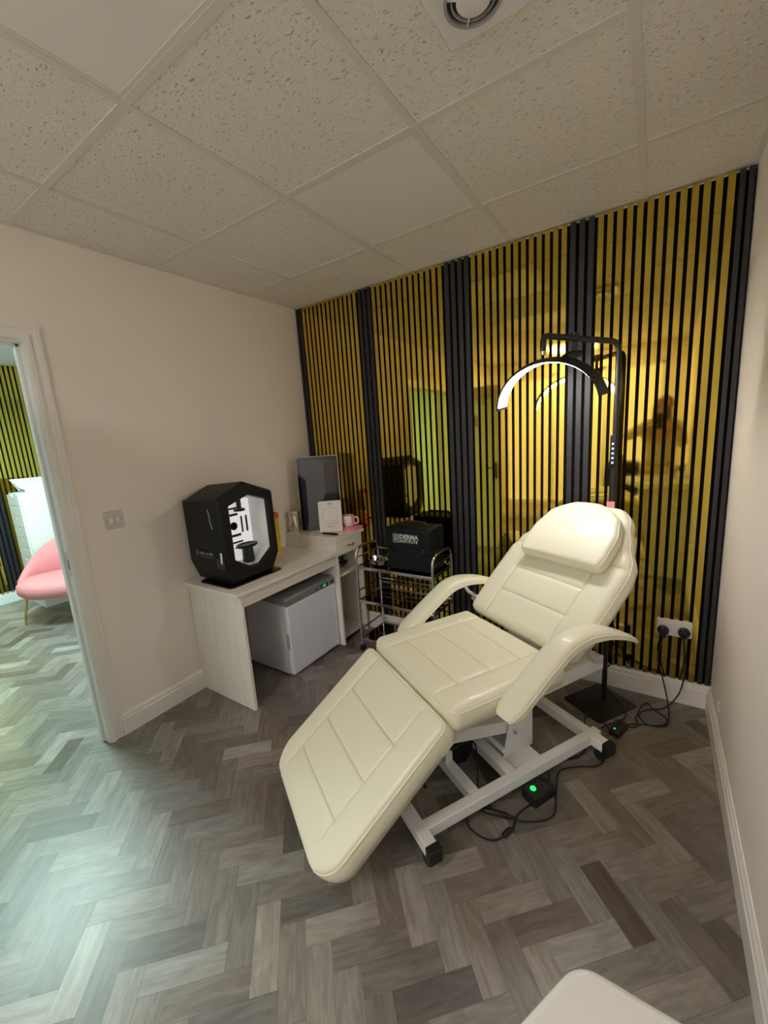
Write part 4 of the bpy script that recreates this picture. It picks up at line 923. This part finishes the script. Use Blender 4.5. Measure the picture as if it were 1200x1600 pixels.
# local: x forward (towards viewer), y across
MB().rings([ell(0.22, 0.33, 0.255), ell(0.275, 0.375, 0.265), ell(0.30, 0.40, 0.30), ell(0.30, 0.40, 0.36), ell(0.27, 0.375, 0.395), ell(0.15, 0.22, 0.405), ell(0.03, 0.05, 0.405)]).build('seat', 'pink', pc, smooth=True, angle=80)
bk = MB(); rg = []
for k in range(33):
    a = R(88 + 184 * k / 32); c_ = math.cos((k / 32 - 0.5) * PI); h = 0.395 + 0.36 * max(0.0, c_) ** 1.3
    ro = 1.0; x_, y_ = 0.29 * math.cos(a), 0.39 * math.sin(a); nx_, ny_ = math.cos(a), math.sin(a); lean = 0.10 * (h - 0.395) / 0.36
    rg.append([(x_ + nx_ * (-0.02), y_ + ny_ * (-0.02), 0.35), (x_ + nx_ * 0.02, y_ + ny_ * 0.02, 0.30), (x_ + nx_ * (0.035 + lean), y_ + ny_ * (0.035 + lean), h - 0.02), (x_ + nx_ * (0.01 + lean), y_ + ny_ * (0.01 + lean), h), (x_ + nx_ * (-0.03 + lean), y_ + ny_ * (-0.03 + lean), h - 0.025)])
bk.rings(rg); bk.build('backrest', 'pink', pc, smooth=True, angle=80)
for (x_, y_) in ((0.12, -0.30), (0.12, 0.30), (-0.16, -0.12), (-0.16, 0.22)):
    MB().cyl((x_, y_, 0.27), (x_ * 1.25, y_ * 1.13, 0.0), 0.014, 14, 0.008).build('leg', 'gold_leg', pc, smooth=True)

# ================================================================== BEHIND THE CAMERA (seen in the gold strips)
rd_ = thing('reception_desk', 'white reception desk with a rounded corner at the bottom right of the view', 'desk', (2.24, -2.0, 0))
top = [(0.008, 0.012), (0.335, 0.012), (0.335, -0.60), (-0.20, -0.60), (-0.20, -0.42), (-0.045, -0.085), (-0.028, -0.035), (-0.012, 0.0)]
def rpoly(P_, r, n=5): return [(q.x, q.y) for q in bentpath([(*P_[0], 0)] + [(*a, 0) for a in P_[1:]] , r, n)]
tpo = bentpath([(0.16, 0.012, 0), (0.335, 0.012, 0), (0.335, -0.60, 0), (-0.20, -0.60, 0), (-0.20, -0.40, 0), (0.003, 0.012, 0), (0.16, 0.012, 0)], 0.025, 6)
tpo = [(q.x, q.y) for q in tpo[:-1]]
MB().prism(tpo, lambda q: (q[0], q[1], 0.82), lambda q: (q[0], q[1], 0.88)).build('desktop', 'white_plastic', rd_, bevel=0.008, seg=3)
MB().box(0.01, 0.33, -0.05, -0.02, 0, 0.82).box(0.01, 0.04, -0.55, -0.12, 0, 0.82).build('front_panel', 'gloss_white', rd_)


ph = thing('potted_plant', 'small green leafy plant on the reception desk, mirrored in the gold strips', 'plant', (2.50, -2.30, 0.881))
MB().lathe([(0, 0), (0.03, 0), (0.04, 0.06), (0.036, 0.06), (0, 0.05)], n=24).build('pot', 'ceramic', ph, smooth=True)
lf_ = MB(); rnd2 = random.Random(11)
for k in range(26):
    a = rnd2.uniform(0, 2 * PI); tl_ = rnd2.uniform(0.03, 0.06); up = rnd2.uniform(0.04, 0.12)
    c0 = Vector((0, 0, 0.05)); c1 = Vector((tl_ * math.cos(a), tl_ * math.sin(a), 0.05 + up)); sd = Vector((-math.sin(a), math.cos(a), 0)) * 0.012
    mid = (c0 + c1) / 2 + Vector((0, 0, 0.015))
    lf_.add([c0, mid - sd, c1, mid + sd, mid + Vector((0, 0, -0.002))], [(0, 1, 4), (1, 2, 4), (2, 3, 4), (3, 0, 4)])
lf_.build('foliage', 'leaf', ph)
oc = thing('office_chair', 'black office chair beside the reception desk, only mirrored in the gold strips', 'chair', (1.88, -3.0, 0), R(20))
MB().prism(rrect(-0.22, 0.22, -0.21, 0.21, 0.07), lambda q: (q[0], q[1], 0.44), lambda q: (q[0], q[1], 0.50)).build('seat', 'case_black', oc, bevel=0.015, seg=3)
MB().prism(rrect(-0.20, 0.20, 0.56, 0.98, 0.07), lambda q: (q[0], -0.20 - 0.1 * (q[1] - 0.56), q[1]), lambda q: (q[0], -0.24 - 0.1 * (q[1] - 0.56), q[1])).build('backrest', 'case_black', oc, bevel=0.012, seg=3)
MB().tube([(0, -0.10, 0.44), (0, -0.24, 0.46), (0, -0.255, 0.60)], 0.018, 10).build('back_support', 'black_plastic', oc, smooth=True)
MB().cyl((0, 0, 0.08), (0, 0, 0.44), 0.025, 16).build('gas_column', 'chrome', oc, smooth=True)
for k in range(5):
    a = 2 * PI * k / 5
    lg_ = MB().tube([(0, 0, 0.10), (0.26 * math.cos(a), 0.26 * math.sin(a), 0.07)], [0.022, 0.012], 10).build('base_arm', 'black_plastic', oc, smooth=True)
    MB().cyl((0.26 * math.cos(a) - 0.012, 0.26 * math.sin(a), 0.028), (0.26 * math.cos(a) + 0.012, 0.26 * math.sin(a), 0.028), 0.028, 16).build('caster', 'rubber', lg_, smooth=True)

# ---- photographer, mirrored in the gold strips only: stands behind the reception desk holding a phone
def skin(name, verts, edges, radii, m, parent, sub=2):
    me = bpy.data.meshes.new(name); me.from_pydata([tuple(v) for v in verts], edges, []); me.update()
    o = bpy.data.objects.new(name, me); COL.objects.link(o); o.parent = parent
    me.materials.append(M[m])
    sk = o.modifiers.new('skin', 'SKIN'); sk.use_smooth_shade = True
    if not me.skin_vertices: return o
    for i, r_ in enumerate(radii):
        sv = me.skin_vertices[0].data[i]; sv.radius = r_ if isinstance(r_, tuple) else (r_, r_); sv.use_root = (i == 0)
    sb_ = o.modifiers.new('subdivision', 'SUBSURF'); sb_.levels = sub; sb_.render_levels = sub
    return o
pp0 = Vector((2.32, -2.88, 0.0))
pr = thing('person', 'person in a cream blouse holding a phone behind the reception desk, only mirrored', 'person', tuple(pp0))
cR, cU, cB, cP = Vector((.834, .548, -.067)), Vector((-.048, .192, .980)), Vector((.550, -.814, .186)), Vector((2.2894, -2.385, 1.4732))
phc = cP + cB * 0.020 - cU * 0.055
bv, be, br_ = [], [], []
def bvx(p_, r_, par=None):
    bv.append(Vector(p_) - pp0); br_.append(r_); i = len(bv) - 1
    if par is not None: be.append((par, i))
    return i
pel = bvx((2.32, -2.88, 0.95), (0.14, 0.10)); wst = bvx((2.32, -2.87, 1.10), (0.115, 0.085), pel); chs = bvx((2.32, -2.82, 1.27), (0.13, 0.095), wst)
nb = bvx((2.325, -2.78, 1.40), (0.075, 0.06), chs); nk = bvx((2.33, -2.765, 1.47), 0.048, nb)
h1 = bvx((2.332, -2.745, 1.535), (0.058, 0.066), nk); h2 = bvx((2.334, -2.735, 1.60), (0.072, 0.085), h1); h3 = bvx((2.334, -2.74, 1.665), (0.066, 0.076), h2)
fwd = Vector((-0.42, 0.90, 0)).normalized()
nz = bvx(Vector((2.334, -2.735, 1.588)) + fwd * 0.092, 0.011, h2)
for sgn in (-1, 1):
    hp_ = bvx((2.32 + sgn * 0.09, -2.88, 0.90), (0.085, 0.085), pel); kn_ = bvx((2.32 + sgn * 0.10, -2.86, 0.48), 0.055, hp_); an_ = bvx((2.32 + sgn * 0.10, -2.89, 0.09), 0.036, kn_); ft = bvx((2.32 + sgn * 0.11, -2.78, 0.035), (0.04, 0.03), an_); bvx((2.32 + sgn * 0.115, -2.70, 0.028), (0.035, 0.022), ft)
    sh_ = bvx((2.32 + sgn * 0.155, -2.79, 1.375), 0.052, chs)
    elp = (2.02, -2.66, 1.27) if sgn < 0 else (2.51, -2.60, 1.18)
    el_ = bvx(elp, 0.038, sh_)
    wp = phc + cR * (sgn * 0.062) + cB * 0.052 - cU * 0.045; wr = bvx(wp, 0.023, el_)
    pa = phc + cR * (sgn * 0.050) + cB * 0.020 - cU * 0.012; pm = bvx(pa, (0.024, 0.016), wr)
    for k, (off, ln) in enumerate(((0.030, 0.030), (0.014, 0.034), (-0.003, 0.033), (-0.020, 0.026))):
        f1 = bvx(pa + cU * off + cB * 0.004 - cR * (sgn * 0.008), 0.0082, pm); f2 = bvx(pa + cU * off - cB * 0.004 - cR * (sgn * ln * 0.6), 0.0075, f1); bvx(pa + cU * (off - 0.001) - cB * 0.003 - cR * (sgn * ln * 1.0), 0.0065, f2)
    t1 = bvx(pa + cB * 0.016 - cU * 0.012 - cR * (sgn * 0.004), 0.0095, pm); bvx(pa + cB * 0.017 + cU * 0.012 - cR * (sgn * 0.016), 0.008, t1)
body = skin('body', bv, be, br_, 'skin', pr)
def sub(pts, rad, name, m): return skin(name, [Vector(p_) - pp0 for p_ in pts], SUBE, rad, m, pr)
SUBE = [(0, 1), (1, 2), (2, 3), (2, 4), (4, 5), (2, 6), (6, 7), (7, 8), (5, 9)]
wl_ = phc + cR * -0.062 + cB * 0.052 - cU * 0.045; wr_ = phc + cR * 0.062 + cB * 0.052 - cU * 0.045
sub([(2.32, -2.88, 0.93), (2.32, -2.87, 1.10), (2.32, -2.82, 1.27), (2.325, -2.785, 1.415), (2.165, -2.79, 1.375), (2.02, -2.66, 1.27), (2.475, -2.79, 1.375), (2.51, -2.60, 1.18), tuple(Vector((2.51, -2.60, 1.18)).lerp(wr_, 0.7)), tuple(Vector((2.02, -2.66, 1.27)).lerp(wl_, 0.7))],
    [(0.165, 0.125), (0.135, 0.105), (0.145, 0.112), (0.068, 0.06), 0.064, 0.050, 0.064, 0.050, 0.036, 0.036], 'blouse', 'blouse')
SUBE = [(0, 1), (1, 2), (2, 3), (0, 4), (4, 5), (5, 6)]
sub([(2.32, -2.88, 0.95), (2.23, -2.88, 0.88), (2.22, -2.86, 0.48), (2.22, -2.89, 0.12), (2.41, -2.88, 0.88), (2.42, -2.86, 0.48), (2.42, -2.89, 0.12)], [(0.15, 0.11), 0.095, 0.065, 0.052, 0.095, 0.065, 0.052], 'skirt', 'blouse')
SUBE = [(0, 1), (1, 2), (2, 3), (3, 4), (1, 5), (5, 6), (1, 7), (7, 8)]
hb_ = Vector((2.334, -2.745, 1.64)) - fwd * 0.025; sdv = Vector((fwd.y, -fwd.x, 0))
sub([hb_ + Vector((0, 0, 0.03)) + fwd * 0.01, hb_ + Vector((0, 0, 0.02)), hb_ - fwd * 0.03 + Vector((0, 0, -0.06)), hb_ - fwd * 0.035 + Vector((0, 0, -0.16)), hb_ - fwd * 0.02 + Vector((0, 0, -0.26)),
     hb_ + sdv * 0.062 + fwd * 0.02 + Vector((0, 0, -0.06)), hb_ + sdv * 0.07 + fwd * 0.03 + Vector((0, 0, -0.22)), hb_ - sdv * 0.062 + fwd * 0.02 + Vector((0, 0, -0.06)), hb_ - sdv * 0.07 + fwd * 0.03 + Vector((0, 0, -0.22))],
    [(0.082, 0.082), (0.086, 0.086), (0.078, 0.07), (0.07, 0.055), (0.05, 0.035), 0.034, 0.028, 0.034, 0.028], 'hair', 'hair')
fc0 = Vector((2.334, -2.735, 1.60)) - pp0
for sgn in (-1, 1): MB().lathe([(0, -0.009), (0.008, -0.005), (0.010, 0), (0.008, 0.005), (0, 0.009)], c=tuple(fc0 + fwd * 0.078 + sdv * (sgn * 0.030) + Vector((0, 0, 0.012))), n=14).build('eye', 'black_gloss', pr, smooth=True)
MB().tube([fc0 + fwd * 0.079 + sdv * -0.022 + Vector((0, 0, -0.042)), fc0 + fwd * 0.086 + Vector((0, 0, -0.043)), fc0 + fwd * 0.079 + sdv * 0.022 + Vector((0, 0, -0.042))], [0.003, 0.006, 0.003], 10).build('mouth', 'pink', pr, smooth=True)
phn = thing('phone', 'dark phone held up by the person behind the reception desk, only mirrored', 'phone', tuple(phc))
pm4 = Matrix((( cR.x, cU.x, cB.x), (cR.y, cU.y, cB.y), (cR.z, cU.z, cB.z))).to_4x4()
MB().prism(rrect(-0.037, 0.037, -0.075, 0.075, 0.009), lambda q: pm4 @ Vector((q[0], q[1], -0.004)), lambda q: pm4 @ Vector((q[0], q[1], 0.004))).build('body', 'black_gloss', phn, bevel=0.001)
MB().prism(rrect(-0.034, -0.004, 0.040, 0.071, 0.006), lambda q: pm4 @ Vector((q[0], q[1], -0.006)), lambda q: pm4 @ Vector((q[0], q[1], -0.004))).build('camera_bump', 'mid_grey', phn)
